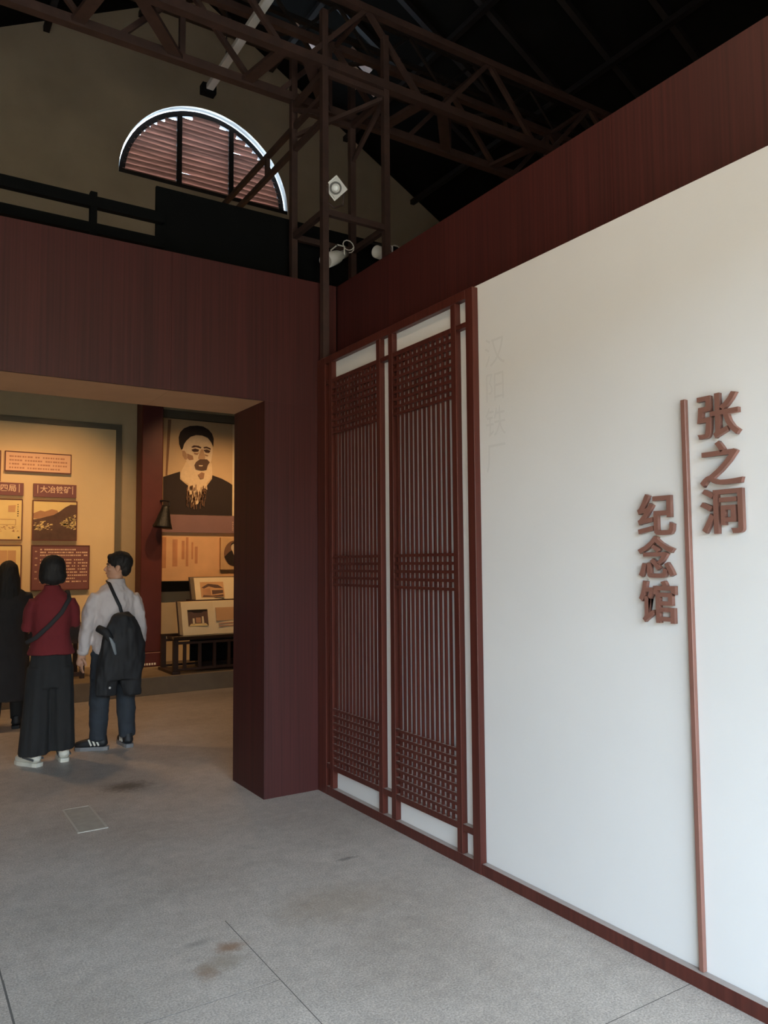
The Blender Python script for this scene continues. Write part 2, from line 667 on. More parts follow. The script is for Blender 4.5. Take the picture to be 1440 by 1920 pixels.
# right partition: white field below, red veneer fascia set back above
FX, WX, WTOP = 2.669, 2.545, 2.998
WY0, WY1 = BY0, 4.798
wr = tag(box('wall_right', (WX, FX - 0.001), (WY0, WY1), (0.0, WTOP), M_WHITE), kind='structure')
ye = [BY0, -1.4, -0.18, 1.04, 2.26, 3.48, 4.798]
for a, b_ in zip(ye[:-1], ye[1:]):
    box('fascia_panel', (FX, FX + 0.02), (a + 0.0008, b_ - 0.0008), (0.0, PTOP), M_WALLWOOD, wr)
box('fascia_core', (FX + 0.02, FX + 0.12), (BY0, 4.83), (0, PTOP - 0.004), M_DARKWOOD, wr)
M_FAINT = mat('faint_lettering', (207, 203, 200), 0.8)  # characters slightly darker than the wall
for ch, zz in zip('汉阳铁厂', (2.555, 2.375, 2.195, 2.015)):
    glyphs(ch, 0.165, 0.0004, M_FAINT, 'faint_character', wr, lambda u, w, d, zz=zz: (WX - 0.0006 + d, 3.02 - u, zz + w))
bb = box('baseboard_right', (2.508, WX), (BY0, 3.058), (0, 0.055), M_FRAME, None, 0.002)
tag(bb, kind='structure')

# ------------------------------------------------------------------ lattice screen
S = thing('lattice_screen', 'tall dark red wooden lattice screen of two panels against the white wall', 'screen', (2.525, 3.93, 0))
SX0, SX1, STOP = 2.505, 2.544, 2.985
SY0, SY1 = 3.060, 4.797
B = 0.0025
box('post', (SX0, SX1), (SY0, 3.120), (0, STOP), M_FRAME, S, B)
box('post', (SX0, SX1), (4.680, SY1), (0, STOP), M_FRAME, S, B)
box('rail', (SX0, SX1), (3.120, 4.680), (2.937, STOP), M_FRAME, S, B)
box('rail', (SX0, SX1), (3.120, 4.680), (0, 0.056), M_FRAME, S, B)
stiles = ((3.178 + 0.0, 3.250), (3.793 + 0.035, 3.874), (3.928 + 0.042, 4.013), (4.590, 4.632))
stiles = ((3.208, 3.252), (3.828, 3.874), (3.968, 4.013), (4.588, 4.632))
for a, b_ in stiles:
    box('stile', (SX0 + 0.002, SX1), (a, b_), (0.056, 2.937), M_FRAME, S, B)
ZC0, ZC1 = (0.174, 0.208), (2.786, 2.814)
gaps = ((3.120, 3.208), (3.252, 3.828), (3.874, 3.968), (4.013, 4.588), (4.632, 4.680))
for a, b_ in gaps:
    for z in (ZC0, ZC1):
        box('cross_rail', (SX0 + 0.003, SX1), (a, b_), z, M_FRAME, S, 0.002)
BW = 0.0138
for a, b_ in (gaps[1], gaps[3]):
    pitch = (b_ - a) / 13
    for k in range(1, 13):
        y = a + k * pitch
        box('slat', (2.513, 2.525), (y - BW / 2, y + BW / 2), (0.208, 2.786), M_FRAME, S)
    zs = [0.252 + 0.0462 * k for k in range(7)] + [0.544 + 0.03]
    zs = [0.2505 + 0.0462 * k for k in range(8)]
    zs += [1.406 + 0.0462 * k for k in range(5)]
    zs += [2.436 + 0.0445 * k for k in range(8)]
    for z in zs:
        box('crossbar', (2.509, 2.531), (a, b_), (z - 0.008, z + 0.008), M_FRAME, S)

# ------------------------------------------------------------------ sign
bar = box('sign_bar', (2.524, WX - 0.001), (1.825, 1.846), (0.056, 2.162), M_SIGN, None, 0.002)
tag(bar, 'long thin brown upright bar between the two columns of raised characters', 'sign bar')
words = [('张', 1.768, 2.074, 'raised brown character zhang, topmost of the three right of the long bar'),
         ('之', 1.764, 1.898, 'raised brown character zhi, middle of the three right of the long bar'),
         ('洞', 1.768, 1.725, 'raised brown character dong, lowest of the three right of the long bar'),
         ('纪', 2.055, 1.729, 'raised brown character ji, topmost of the three left of the long bar'),
         ('念', 2.058, 1.562, 'raised brown character nian, middle of the three left of the long bar'),
         ('馆', 2.058, 1.387, 'raised brown character guan, lowest of the three left of the long bar')]
for ch, yl, zc, lab in words:
    o = glyphs(ch, 0.178, 0.018, M_SIGN, 'sign_character', None,
               lambda u, w, d: (2.521 + d, -u, w), bold=0.016, res=3)
    xs = [v.co.y for v in o.data.vertices]
    zs = [v.co.z for v in o.data.vertices]
    cy, cz = (min(xs) + max(xs)) / 2, (min(zs) + max(zs)) / 2
    sy, sz = 0.170 / (max(xs) - min(xs)), 0.165 / (max(zs) - min(zs))
    for v in o.data.vertices:
        v.co = Vector((v.co.x - 2.521, (v.co.y - cy) * sy, (v.co.z - cz) * sz))
    o.location = (2.530, yl - 0.080, zc + 0.003)
    tag(o, lab, 'character', 'raised characters on the white wall')

# floor plate
M_PLATE = mat('worn_plate', (158, 150, 138), 0.6, vary=0.1, vscale=20)
M_PLATE2 = mat('plate_rim', (176, 168, 156), 0.5)
fp = thing('floor_hatch', 'pale rectangular floor hatch cover set in the concrete before the doorway', 'hatch', (1.035, 5.06, 0))
box('cover', (0.960, 1.108), (4.824, 5.306), (0.0005, 0.003), M_PLATE, fp)
for x in ((0.948, 0.960), (1.108, 1.120)):
    box('rim', x, (4.812, 5.318), (0.0005, 0.004), M_PLATE2, fp)
for y in ((4.812, 4.824), (5.306, 5.318)):
    box('rim', (0.960, 1.108), y, (0.0005, 0.004), M_PLATE2, fp)

# ------------------------------------------------------------------ half round window
portal('gable_daylight', (LX, BY1 + 0.55, LZ + LR / 2), (math.radians(-90), 0, 0), 2 * LR + 0.4, LR + 0.4)
M_SLAT = mat('louvre_board', (150, 112, 98), 0.7, vary=0.25, vscale=14, stretch=(0.2, 1, 3), translucent=0.08)
M_WFRAME = mat('window_frame', (40, 30, 27), 0.7)
M_REVEAL = mat('white_reveal', (236, 230, 222), 0.8)
w1 = thing('window_1', None, None, (LX, BY1 + 0.2, LZ), kind='structure')
FR = LR - 0.025
WYF = BY1 + 0.10


def arc_ring(r0, r1, y0, y1, n=40):
    mb = MB()
    for k in range(n):
        a, b_ = math.pi * k / n, math.pi * (k + 1) / n
        q = [(LX + r * math.cos(t), LZ + r * math.sin(t)) for r, t in ((r0, a), (r1, a), (r1, b_), (r0, b_))]
        mb.prism(q, 'y', y0, y1)
    return mb


arc_ring(LR - 0.004, LR, BY1 + 0.002, BY1 + 0.3).build('reveal', M_REVEAL, w1)
arc_ring(FR - 0.085, FR, WYF, WYF + 0.05).build('arch_frame', M_WFRAME, w1)
box('sill_bar', (LX - LR, LX + LR), (BY1 + 0.02, WYF + 0.06), (LZ - 0.02, LZ + 0.07), M_WFRAME, w1)
MX = (3.53, 4.365)
for x in MX:
    h = math.sqrt((FR - 0.04) ** 2 - (x - LX) ** 2)
    box('mullion', (x - 0.04, x + 0.04), (WYF - 0.01, WYF + 0.05), (LZ + 0.05, LZ + h), M_WFRAME, w1)
random.seed(3)
NS = 15
for k in range(NS):
    z = LZ + 0.10 + k * (FR - 0.14) / NS
    half = math.sqrt(max(0.0, (FR - 0.05) ** 2 - (z + 0.05 - LZ) ** 2))
    for a, b_ in ((LX - half, MX[0] - 0.03), (MX[0] + 0.03, MX[1] - 0.03), (MX[1] + 0.03, LX + half)):
        a, b_ = max(a, LX - half), min(b_, LX + half)
        if b_ - a < 0.06:
            continue
        t = random.uniform(-0.012, 0.012)
        mb = MB()
        mb.beam((a, WYF + 0.02, z + t), (b_, WYF + 0.02, z + random.uniform(-0.012, 0.012)), 0.012, 0.083 + random.uniform(-0.006, 0.004), up=(0, -0.45, 0.9))
        mb.build('slat', M_SLAT, w1)

# ------------------------------------------------------------------ roof timbers
M_RAFTER_LIT = mat('window_lit_rafter', (232, 205, 194), 0.8, vary=0.15)  # window light on the rafters, put into pale pieces where it strikes
for i, y in enumerate((10.22, 10.0, 9.76, 9.3, 8.4, 7.5, 6.6, 5.7, 4.0, 3.1, 2.2)):
    for sgn in (1, -1):
        if i < 3 and sgn > 0:
            spans = (((4.91, 5.31), (5.62, 6.06)), ((5.32, 5.5), (5.8, 6.3)), ((5.66, 6.04),))[i]
            for xa, xb in spans:
                mb = MB()
                mb.beam((xa, y, roof_z(xa) - 0.035), (xb, y, roof_z(xb) - 0.035), 0.15, 0.05)
                mb.build('lit_rafter_patch', M_RAFTER_LIT, roof)
        elif i >= 3:
            mb = MB()
            xe = BX1 if sgn > 0 else BX0
            mb.beam((RIDGE_X + 0.1 * sgn, y, roof_z(RIDGE_X + 0.1) - 0.05), (xe, y, roof_z(xe) - 0.05), 0.08, 0.08)
            mb.build('rafter', M_STEELD, roof)
for x in (1.6, 2.9, 5.0, 6.4, 7.8, 9.2):
    box('purlin', (x - 0.04, x + 0.04), (BY0, BY1), (roof_z(x) - 0.17, roof_z(x) - 0.09), M_STEELD, roof)

# box girder crossing the hall
T = thing('roof_girder', 'rust red steel lattice girder spanning the dark roof beside the tower', 'girder', (2.5, 5.0, 5.17))
TY0, TY1, TZ0, TZ1 = 4.74, 5.245, 5.17, 5.72
for y, z, w in ((TY0, TZ0, 0.065), (TY1, TZ0, 0.065), (TY0, TZ1, 0.055), (TY1, TZ1, 0.055)):
    box('chord', (BX0, 9.6), (y - w / 2, y + w / 2), (z - w / 2, z + w / 2), M_STEEL, T)


def web(p, q, w, h, m=M_STEEL, par=T, name='web_member'):
    return MB().beam(p, q, w, h).build(name, m, par)


x = -2.4
i = 0
while x < 9.2:
    web((x, TY0, TZ0), (x + 0.42, TY1, TZ0), 0.085, 0.03)
    web((x + 0.93, TY1, TZ0), (x + 1.03, TY0, TZ0), 0.085, 0.03)
    for y in (TY0, TY1):
        web((x, y, TZ0), (x + 0.5, y, TZ1), 0.035, 0.035)
        web((x + 0.5, y, TZ1), (x + 1.0, y, TZ0), 0.035, 0.035)
    web((x + 0.5, TY0, TZ1), (x + 0.5, TY1, TZ1), 0.03, 0.03)
    web((x + 0.45, TY1, TZ0), (x + 0.45, TY1, TZ1), 0.04, 0.04)
    x += 1.2
# a second girder nearer the entrance
T2 = thing('roof_girder', 'rust red steel lattice girder high up under the black roof slope', 'girder', (3.0, 6.9, 6.9))
for y, z in ((6.7, 6.9), (7.1, 6.9), (6.7, 7.35), (7.1, 7.35)):
    box('chord', (BX0, 9.6), (y - 0.025, y + 0.025), (z - 0.025, z + 0.025), M_STEELD, T2)
x = -3
while x < 9:
    web((x, 6.7, 6.9), (x + 0.45, 7.1, 6.9), 0.04, 0.03, M_STEELD, T2)
    web((x + 0.45, 7.1, 6.9), (x + 0.9, 6.7, 6.9), 0.04, 0.03, M_STEELD, T2)
    web((x, 6.7, 6.9), (x + 0.45, 6.7, 7.35), 0.03, 0.03, M_STEELD, T2)
    web((x + 0.45, 6.7, 7.35), (x + 0.9, 6.7, 6.9), 0.03, 0.03, M_STEELD, T2)
    x += 0.9

# steel tower in the corner
TW = thing('steel_tower', 'square dark red steel tower of four posts rising from the wall corner', 'tower', (2.8, 5.0, 2.99))
TX0, TX1 = 2.535, 3.06
LW = 0.024
for x, y, z0 in ((TX0, TY0, 2.986), (TX1, TY0, 0.0), (TX0, TY1, PTOP), (TX1, TY1, 0.0)):
    box('leg', (x - LW, x + LW), (y - LW, y + LW), (z0, TZ0 + 0.4), M_STEEL, TW)
RZ = 4.06
for z in (RZ, TZ0 - 0.07):
    for y in (TY0, TY1):
        box('ring_bar', (TX0 + LW, TX1 - LW), (y - 0.018, y + 0.018), (z - 0.022, z + 0.022), M_STEEL, TW)
    for x in (TX0, TX1):
        box('ring_bar', (x - 0.018, x + 0.018), (TY0 + LW, TY1 - LW), (z - 0.022, z + 0.022), M_STEEL, TW)
web((TX0, TY0, 4.80), (TX0, TY1, 5.08), 0.03, 0.03, M_STEEL, TW, 'brace')
web((TX1, TY0, 5.08), (TX0, TY1, 4.86), 0.03, 0.03, M_STEEL, TW, 'brace')
web((TX1, TY1, 4.8), (TX1, TY0, 5.08), 0.03, 0.03, M_STEEL, TW, 'brace')

# paired tie beams running from the tower to the gable wall
TB = thing('tie_beam', 'pair of thin rusty steel bars running from the tower to the gable wall', 'beam', (2.54, 7.9, 4.75))
for z in (4.755, 4.935):
    box('bar', (2.522, 2.558), (4.79, BY1 - 0.002), (z - 0.02, z + 0.02), M_STEEL, TB)
for y in (5.75, 6.9, 8.1, 9.3, 10.5):
    box('spacer', (2.524, 2.556), (y - 0.02, y + 0.02), (4.775, 4.915), M_STEEL, TB)

# rails and black board above the left partition
GR = thing('guard_rail', 'black two bar guard rail standing on top of the red partition', 'railing', (0.0, 5.3, PTOP))
for z0, z1 in ((3.955, 4.03), (3.775, 3.845)):
    box('bar', (BX0, 1.55), (5.28, 5.33), (z0, z1), M_BLACK, GR)
for x in (-2.2, -0.6, 1.073):
    box('post', (x - 0.022, x + 0.022), (5.282, 5.328), (PTOP, 4.06), M_BLACK, GR)
bk = box('backdrop_board', (1.51, 4.6), (5.352, 5.38), (2.95, 4.246), M_BLACK)
bk = tag(bk, 'large plain black board fixed behind the red partition under the arched window', 'board')

# long white tube light among the girders
TLI = thing('tube_light', 'long white tube light fixture hanging among the rusty girder bars', 'light', (2.12, 5.4, 5.5))
box('housing', (2.09, 2.15), (4.6, 5.98), (5.50, 5.545), M_PALE, TLI, 0.004)
box('end_cap', (2.06, 2.18), (5.98, 6.06), (5.48, 5.56), M_BLACK, TLI, 0.004)
for y in (4.9, 5.6):
    MB().tube([(2.12, y, 5.545), (2.12, y, roof_z(2.12) - 0.05)], 0.006, 6).build('hanger', M_STEELD, TLI)


def rot_to(d):
    return Vector((0, 0, 1)).rotation_difference(Vector(d).normalized()).to_matrix().to_4x4()


# floodlight on the ring
FL = thing('floodlight', 'small pale square floodlight with a round reflector clamped above the tower ring', 'light', (2.614, 4.72, 4.082))
c = Vector((2.614, 4.712, 4.245))
face = (EYE - c).normalized() * 1.0
face = Vector((face.x - 0.15, face.y, face.z - 0.05)).normalized()
Mx = Matrix.Translation(c) @ rot_to(face)
mb = MB()
mb.box((-0.055, 0.055), (-0.055, 0.055), (-0.05, 0.0))
mb.turn(Mx)
mb.build('body', M_PALE, FL)
mb = MB()
for a, b_ in (((-0.062, 0.062), (0.05, 0.062)), ((-0.062, 0.062), (-0.062, -0.05)), ((-0.062, -0.05), (-0.05, 0.05)), ((0.05, 0.062), (-0.05, 0.05))):
    mb.box(a, b_, (-0.015, 0.018))
mb.turn(Mx)
mb.build('bezel', M_PALE, FL)
mb = MB()
n = 24
vs_, fs_ = [], []
for r, z in ((0.044, 0.012), (0.030, 0.002), (0.030, 0.004)):
    vs_ += [(r * math.cos(k * 2 * math.pi / n), r * math.sin(k * 2 * math.pi / n), z) for k in range(n)]
for i in range(2):
    fs_ += [(i * n + k, i * n + (k + 1) % n, (i + 1) * n + (k + 1) % n, (i + 1) * n + k) for k in range(n)]
mb.add(vs_, fs_)
mb.turn(Mx)
mb.build('reflector', mat('grey_reflector', (120, 116, 112), 0.4), FL)
mb = MB()
mb.ball((0, 0, 0.006), (0.024, 0.024, 0.012), 16)
mb.turn(Mx)
mb.build('lens', mat('white_lens', (240, 238, 235), 0.3), FL, True)
mb = MB()
mb.tube([c + Vector((-0.07, 0.0, 0)), c + Vector((-0.07, 0.02, -0.10)), c + Vector((0, 0.03, -0.135)), c + Vector((0.07, 0.02, -0.10)), c + Vector((0.07, 0, 0))], 0.007, 8)
mb.build('bracket', M_STEEL, FL)


def can_light(name, label, tail, head, r, stem):
    tail, head = Vector(tail), Vector(head)
    t = thing(name, label, 'light', tail)
    d = head - tail
    L = d.length
    Mx = Matrix.Translation(tail) @ rot_to(d)
    mb = MB()
    n = 20
    prof = ((0.0, 0.0), (r * 0.55, 0.0), (r * 0.6, L * 0.25), (r * 0.9, L * 0.42), (r, L * 0.6), (r, L), (r * 0.9, L), (r * 0.85, L * 0.85), (0.0, L * 0.84))
    vs_ = [(q * math.cos(k * 2 * math.pi / n), q * math.sin(k * 2 * math.pi / n), z) for q, z in prof for k in range(n)]
    fs_ = [(i * n + k, i * n + (k + 1) % n, (i + 1) * n + (k + 1) % n, (i + 1) * n + k) for i in range(len(prof) - 1) for k in range(n)]
    mb.add(vs_, fs_).turn(Mx)
    mb.build('can', M_PALE, t, True)
    mid = tail + d * 0.4
    side = d.cross(Vector((0, 0, 1))).normalized() * (r * 1.15)
    mb = MB()
    mb.tube([mid + side, mid + side + Vector((0, 0, r * 1.2)), mid + Vector((0, 0, r * 1.7)), mid - side + Vector((0, 0, r * 1.2)), mid - side], 0.006, 8)
    mb.build('yoke', M_PALE, t)
    mb = MB()
    mb.tube([mid + Vector((0, 0, r * 1.7)), Vector(stem)], 0.01, 8)
    mb.build('stem', M_STEELD, t)
    # looped cable
    mb = MB()
    pts = [tail + Vector((0.0, -0.01, 0.0))]
    for k in range(14):
        a = k / 13 * math.pi * 2.4
        pts.append(tail + Vector((0.05 * math.sin(a) + 0.02, -0.012, 0.05 - 0.045 * math.cos(a) + 0.002 * k)))
    mb.tube(pts, 0.004, 6)
    mb.build('cable', M_PALE, t)
    return t


can_light('spotlight', 'pale can spotlight pointing left off the back bar of the tower ring', (2.96, 5.18, 4.00), (2.715, 5.06, 3.845), 0.055, (2.86, TY1, RZ - 0.03))
can_light('spotlight', 'pale can spotlight half hidden behind the right tower post', (3.36, 5.10, 4.02), (3.15, 5.02, 4.0), 0.05, (TX1 + 0.02, 5.10, RZ + 0.03))

# ------------------------------------------------------------------ exhibition hall beyond the portal
EY = 10.70
M_FIELD = mat('cream_field', (214, 186, 142), 0.85, vary=0.04, vscale=2)
tag(box('wall_exhibit', (BX0, 7.0), (EY, EY + 0.1), (0.0, 4.9), M_EXWALL), kind='structure')
tag(box('plinth_floor', (BX0, 7.0), (9.31, EY - 0.001), (0.0, 0.212), M_PLINTH, None, 0.006), kind='structure')
tag(box('wall_hall_right', (7.0, 7.1), (5.6, EY + 0.1), (0.0, 4.9), M_EXWALL), kind='structure')

# red column on the plinth
co = thing('column', 'square dark red wooden column standing on the exhibition plinth', 'column', (2.89, 10.41, 0.212))
box('shaft', (2.75, 3.03), (10.27, 10.55), (0.40, 4.89), M_COLUMN, co, 0.01)
box('base', (2.735, 3.045), (10.255, 10.565), (0.212, 0.40), M_COLUMN, co, 0.01)
mb = MB()
random.seed(9)
for k in range(6):
    x = 2.765 + k * 0.034
    mb.box((x, x + 0.022), (10.252, 10.254), (0.235, 0.262))
mb.build('printed_text', mat('white_print', (225, 220, 205), 0.7), co)

# big framed display board
bd = thing('display_board', 'large cream display board with a grey green border behind the visitors', 'board', (0.8, EY, 1.9))
box('field', (-1.0, 2.505), (EY - 0.03, EY - 0.004), (0.75, 3.375), M_FIELD, bd)
box('border', (-1.07, 2.575), (EY - 0.06, EY - 0.004), (3.375, 3.445), M_TRIM, bd)
box('border', (-1.07, 2.575), (EY - 0.06, EY - 0.004), (0.68, 0.75), M_TRIM, bd)
box('border', (2.505, 2.575), (EY - 0.06, EY - 0.004), (0.75, 3.375), M_TRIM, bd)
box('border', (-1.07, -1.0), (EY - 0.06, EY - 0.004), (0.75, 3.375), M_TRIM, bd)
BF = EY - 0.031        # face of the field


def plaque(name, label, x, z, m, cat='plaque', t=0.04, y=BF, rim=None):
    o = thing(name, label, cat, ((x[0] + x[1]) / 2, y, z[0]))
    box('board', x, (y - t, y - 0.001), z, m, o)
    if rim:
        w = 0.012
        box('rim', (x[0], x[1]), (y - t - 0.004, y - t), (z[1] - w, z[1]), rim, o)
        box('rim', (x[0], x[1]), (y - t - 0.004, y - t), (z[0], z[0] + w), rim, o)
        box('rim', (x[0], x[0] + w), (y - t - 0.004, y - t), (z[0] + w, z[1] - w), rim, o)
        box('rim', (x[1] - w, x[1]), (y - t - 0.004, y - t), (z[0] + w, z[1] - w), rim, o)
    return o, y - t


def lines(par, x, z, y, rows, m, seed, h=0.012, ragged=True, cw=0.02):
    """rows of tiny unreadable print"""
    random.seed(seed)
    mb = MB()
    for r in range(rows):
        zz = z[1] - (r + 0.5) * (z[1] - z[0]) / rows
        xx = x[0]
        end = x[1] if not ragged or r % 3 else x[1] - random.uniform(0, 0.3) * (x[1] - x[0])
        while xx < end:
            w = cw * random.uniform(0.5, 0.95)
            if random.random() > 0.08:
                mb.add([(xx, y, zz - h / 2), (xx + w, y, zz - h / 2), (xx + w, y, zz + h / 2), (xx, y, zz + h / 2)], [(0, 1, 2, 3)])
            xx += cw
    return tag(mb.build('printed_text', m, par), kind='stuff')


def poly(par, name, pts, y, m):
    return mesh(name, [(u, y, w) for u, w in pts], [tuple(range(len(pts)))], m, par)


M_PLAQUE = mat('pink_cream', (222, 176, 140), 0.8)
M_RIM = mat('dark_red_rim', (92, 44, 36), 0.6)
M_TXT = mat('brown_print', (176, 124, 96), 0.8)
M_TITLE = mat('plum_title', (120, 74, 72), 0.7, vary=0.04)
M_LIGHTPRINT = mat('cream_print', (222, 186, 156), 0.7)
M_PHOTO = mat('old_photo', (226, 196, 132), 0.8, vary=0.05, vscale=5)
M_PHOTOD = mat('photo_dark', (92, 66, 54), 0.8, vary=0.2, vscale=9)
M_PHOTOM = mat('photo_mid', (176, 128, 92), 0.8, vary=0.1, vscale=9)
M_SEPIA = mat('sepia_ground', (196, 150, 104), 0.8, vary=0.08, vscale=4)

o, fy = plaque('text_plaque', 'pale pink text plaque with a thin dark rim near the top of the display board', (1.148, 1.936), (2.735, 2.992), M_PLAQUE, rim=M_RIM)
lines(o, (1.20, 1.88), (2.76, 2.95), fy - 0.001, 4, M_TXT, 1, 0.02, cw=0.03)
o, fy = plaque('text_plaque', 'wider pale pink text plaque above the title plaque ending in 四局', (0.25, 1.105), (2.60, 2.99), M_PLAQUE, rim=M_RIM)
lines(o, (0.3, 1.06), (2.66, 2.95), fy - 0.001, 5, M_TXT, 2, 0.02, cw=0.03)
o, fy = plaque('title_plaque', 'narrow plum title plaque reading 大冶铁矿 above the mountain photograph', (1.487, 2.002), (2.425, 2.594), M_TITLE, t=0.05)
glyphs('大冶铁矿', 0.095, 0.001, M_LIGHTPRINT, 'printed_text', o, lambda u, w, d, fy=fy: (1.56 + u, fy - 0.0015 + d, 2.488 + w), bold=0.012)
for x in (1.535, 1.955):
    box('bracket_mark', (x - 0.004, x + 0.004), (fy - 0.0015, fy - 0.0005), (2.47, 2.575), M_LIGHTPRINT, o)
o, fy = plaque('title_plaque', 'narrow plum title plaque ending in 四局 beside the other title plaque', (0.85, 1.370), (2.432, 2.590), M_TITLE, t=0.05)
glyphs('四局', 0.095, 0.001, M_LIGHTPRINT, 'printed_text', o, lambda u, w, d, fy=fy: (1.10 + u, fy - 0.0015 + d, 2.488 + w), bold=0.012)
box('bracket_mark', (1.316, 1.324), (fy - 0.0015, fy - 0.0005), (2.47, 2.575), M_LIGHTPRINT, o)

# mountain photograph
o, fy = plaque('photo_panel', 'sepia photograph of a dark mine hillside under the 大冶铁矿 title', (1.479, 2.017), (1.865, 2.381), M_PHOTO, 'photograph', 0.045, rim=M_RIM)
PXA, PXB, PZA, PZB = 1.491, 2.005, 1.877, 2.369


def ph(pts):
    return [(PXA + u * (PXB - PXA), PZA + w * (PZB - PZA)) for u, w in pts]


poly(o, 'far_hills', ph([(0, 0.55), (0, 0.68), (0.16, 0.76), (0.26, 0.73), (0.42, 0.80), (0.55, 0.77), (0.62, 0.6), (0.5, 0.5)]), fy - 0.0012, M_PHOTOM)
poly(o, 'hillside', ph([(0, 0), (1, 0), (1, 0.93), (0.86, 0.93), (0.74, 0.86), (0.6, 0.74), (0.47, 0.65), (0.3, 0.60), (0.15, 0.55), (0, 0.52)]), fy - 0.002, M_PHOTOD)
random.seed(5)
mb = MB()
for k in range(190):
    if k < 150:
        u, w = random.uniform(0.52, 0.98), random.uniform(0.28, 0.66)
        if w > 0.35 + (u - 0.5) * 0.75 or w < 0.5 - (u - 0.5) * 0.6:
            continue
    else:
        u, w = random.uniform(0.02, 0.45), random.uniform(0.25, 0.48)
    a, b_ = random.uniform(0.015, 0.05), random.uniform(0.008, 0.025)
    q = ph([(u - a, w - b_), (u + a * 0.6, w - b_ * 0.4), (min(1, u + a), w + b_), (u - a * 0.3, w + b_ * 0.7)])
    mb.add([(x, fy - 0.0028, z) for x, z in q], [(0, 1, 2, 3)])
tag(mb.build('rubble_highlights', M_PHOTO, o), kind='stuff')
# drawing of a works with seal
o, fy = plaque('photo_panel', 'pale line drawing print with small dark seal beside the mountain photograph', (0.86, 1.366), (1.865, 2.385), M_PHOTO, 'print', 0.045, rim=M_RIM)
box('seal', (1.315, 1.337), (fy - 0.0015, fy - 0.0005), (1.89, 1.915), M_INK, o)
lines(o, (1.306, 1.318), (2.16, 2.33), fy - 0.001, 6, M_INK, 4, 0.016, False, 0.014)
poly(o, 'drawn_cloud', [(1.2, 2.22), (1.28, 2.22), (1.285, 2.31), (1.2, 2.30)], fy - 0.0012, M_SEPIA)
random.seed(8)
mb = MB()
for k in range(46):
    u, w = random.uniform(0.95, 1.30), random.uniform(1.96, 2.05)
    q = [(u, w), (u + random.uniform(0.01, 0.04), w + random.uniform(-0.01, 0.01)), (u + random.uniform(0.0, 0.03), w + random.uniform(0.005, 0.02))]
    mb.add([(x, fy - 0.0012 - 0.00001 * k, z) for x, z in q], [(0, 1, 2)])
mb.build('drawn_rocks', M_PHOTOM, o)
mb = MB()
for a in ((1.10, 1.29, 2.125, 2.131), (1.285, 1.291, 2.06, 2.13), (1.10, 1.29, 2.06, 2.064), (0.98, 0.986, 2.0, 2.2), (0.98, 1.1, 2.19, 2.196)):
    mb.box((a[0], a[1]), (fy - 0.0015, fy - 0.0005), (a[2], a[3]))
mb.build('drawn_building', M_PHOTOM, o)
o, fy = plaque('photo_panel', 'pale tan print below the line drawing, half hidden by visitors', (0.86, 1.366), (1.18, 1.808), M_PHOTO, 'print', 0.045, rim=M_RIM)
box('drawn_panel', (0.95, 1.30), (fy - 0.0015, fy - 0.0005), (1.25, 1.74), M_SEPIA, o)
box('fold', (1.20, 1.206), (fy - 0.002, fy - 0.0015), (1.25, 1.74), M_PHOTO, o)
o, fy = plaque('text_board', 'plum text board with many lines of white print behind the woman in red', (1.478, 2.181), (1.232, 1.808), M_TITLE, 'board', 0.045, rim=M_RIM)
lines(o, (1.58, 2.14), (1.66, 1.77), fy - 0.001, 3, M_LIGHTPRINT, 6, 0.018, cw=0.024)
lines(o, (1.58, 2.14), (1.32, 1.64), fy - 0.001, 8, M_LIGHTPRINT, 7, 0.016, cw=0.024)
lines(o, (1.52, 1.545), (1.34, 1.77), fy - 0.001, 5, M_LIGHTPRINT, 8, 0.016, False, 0.014)

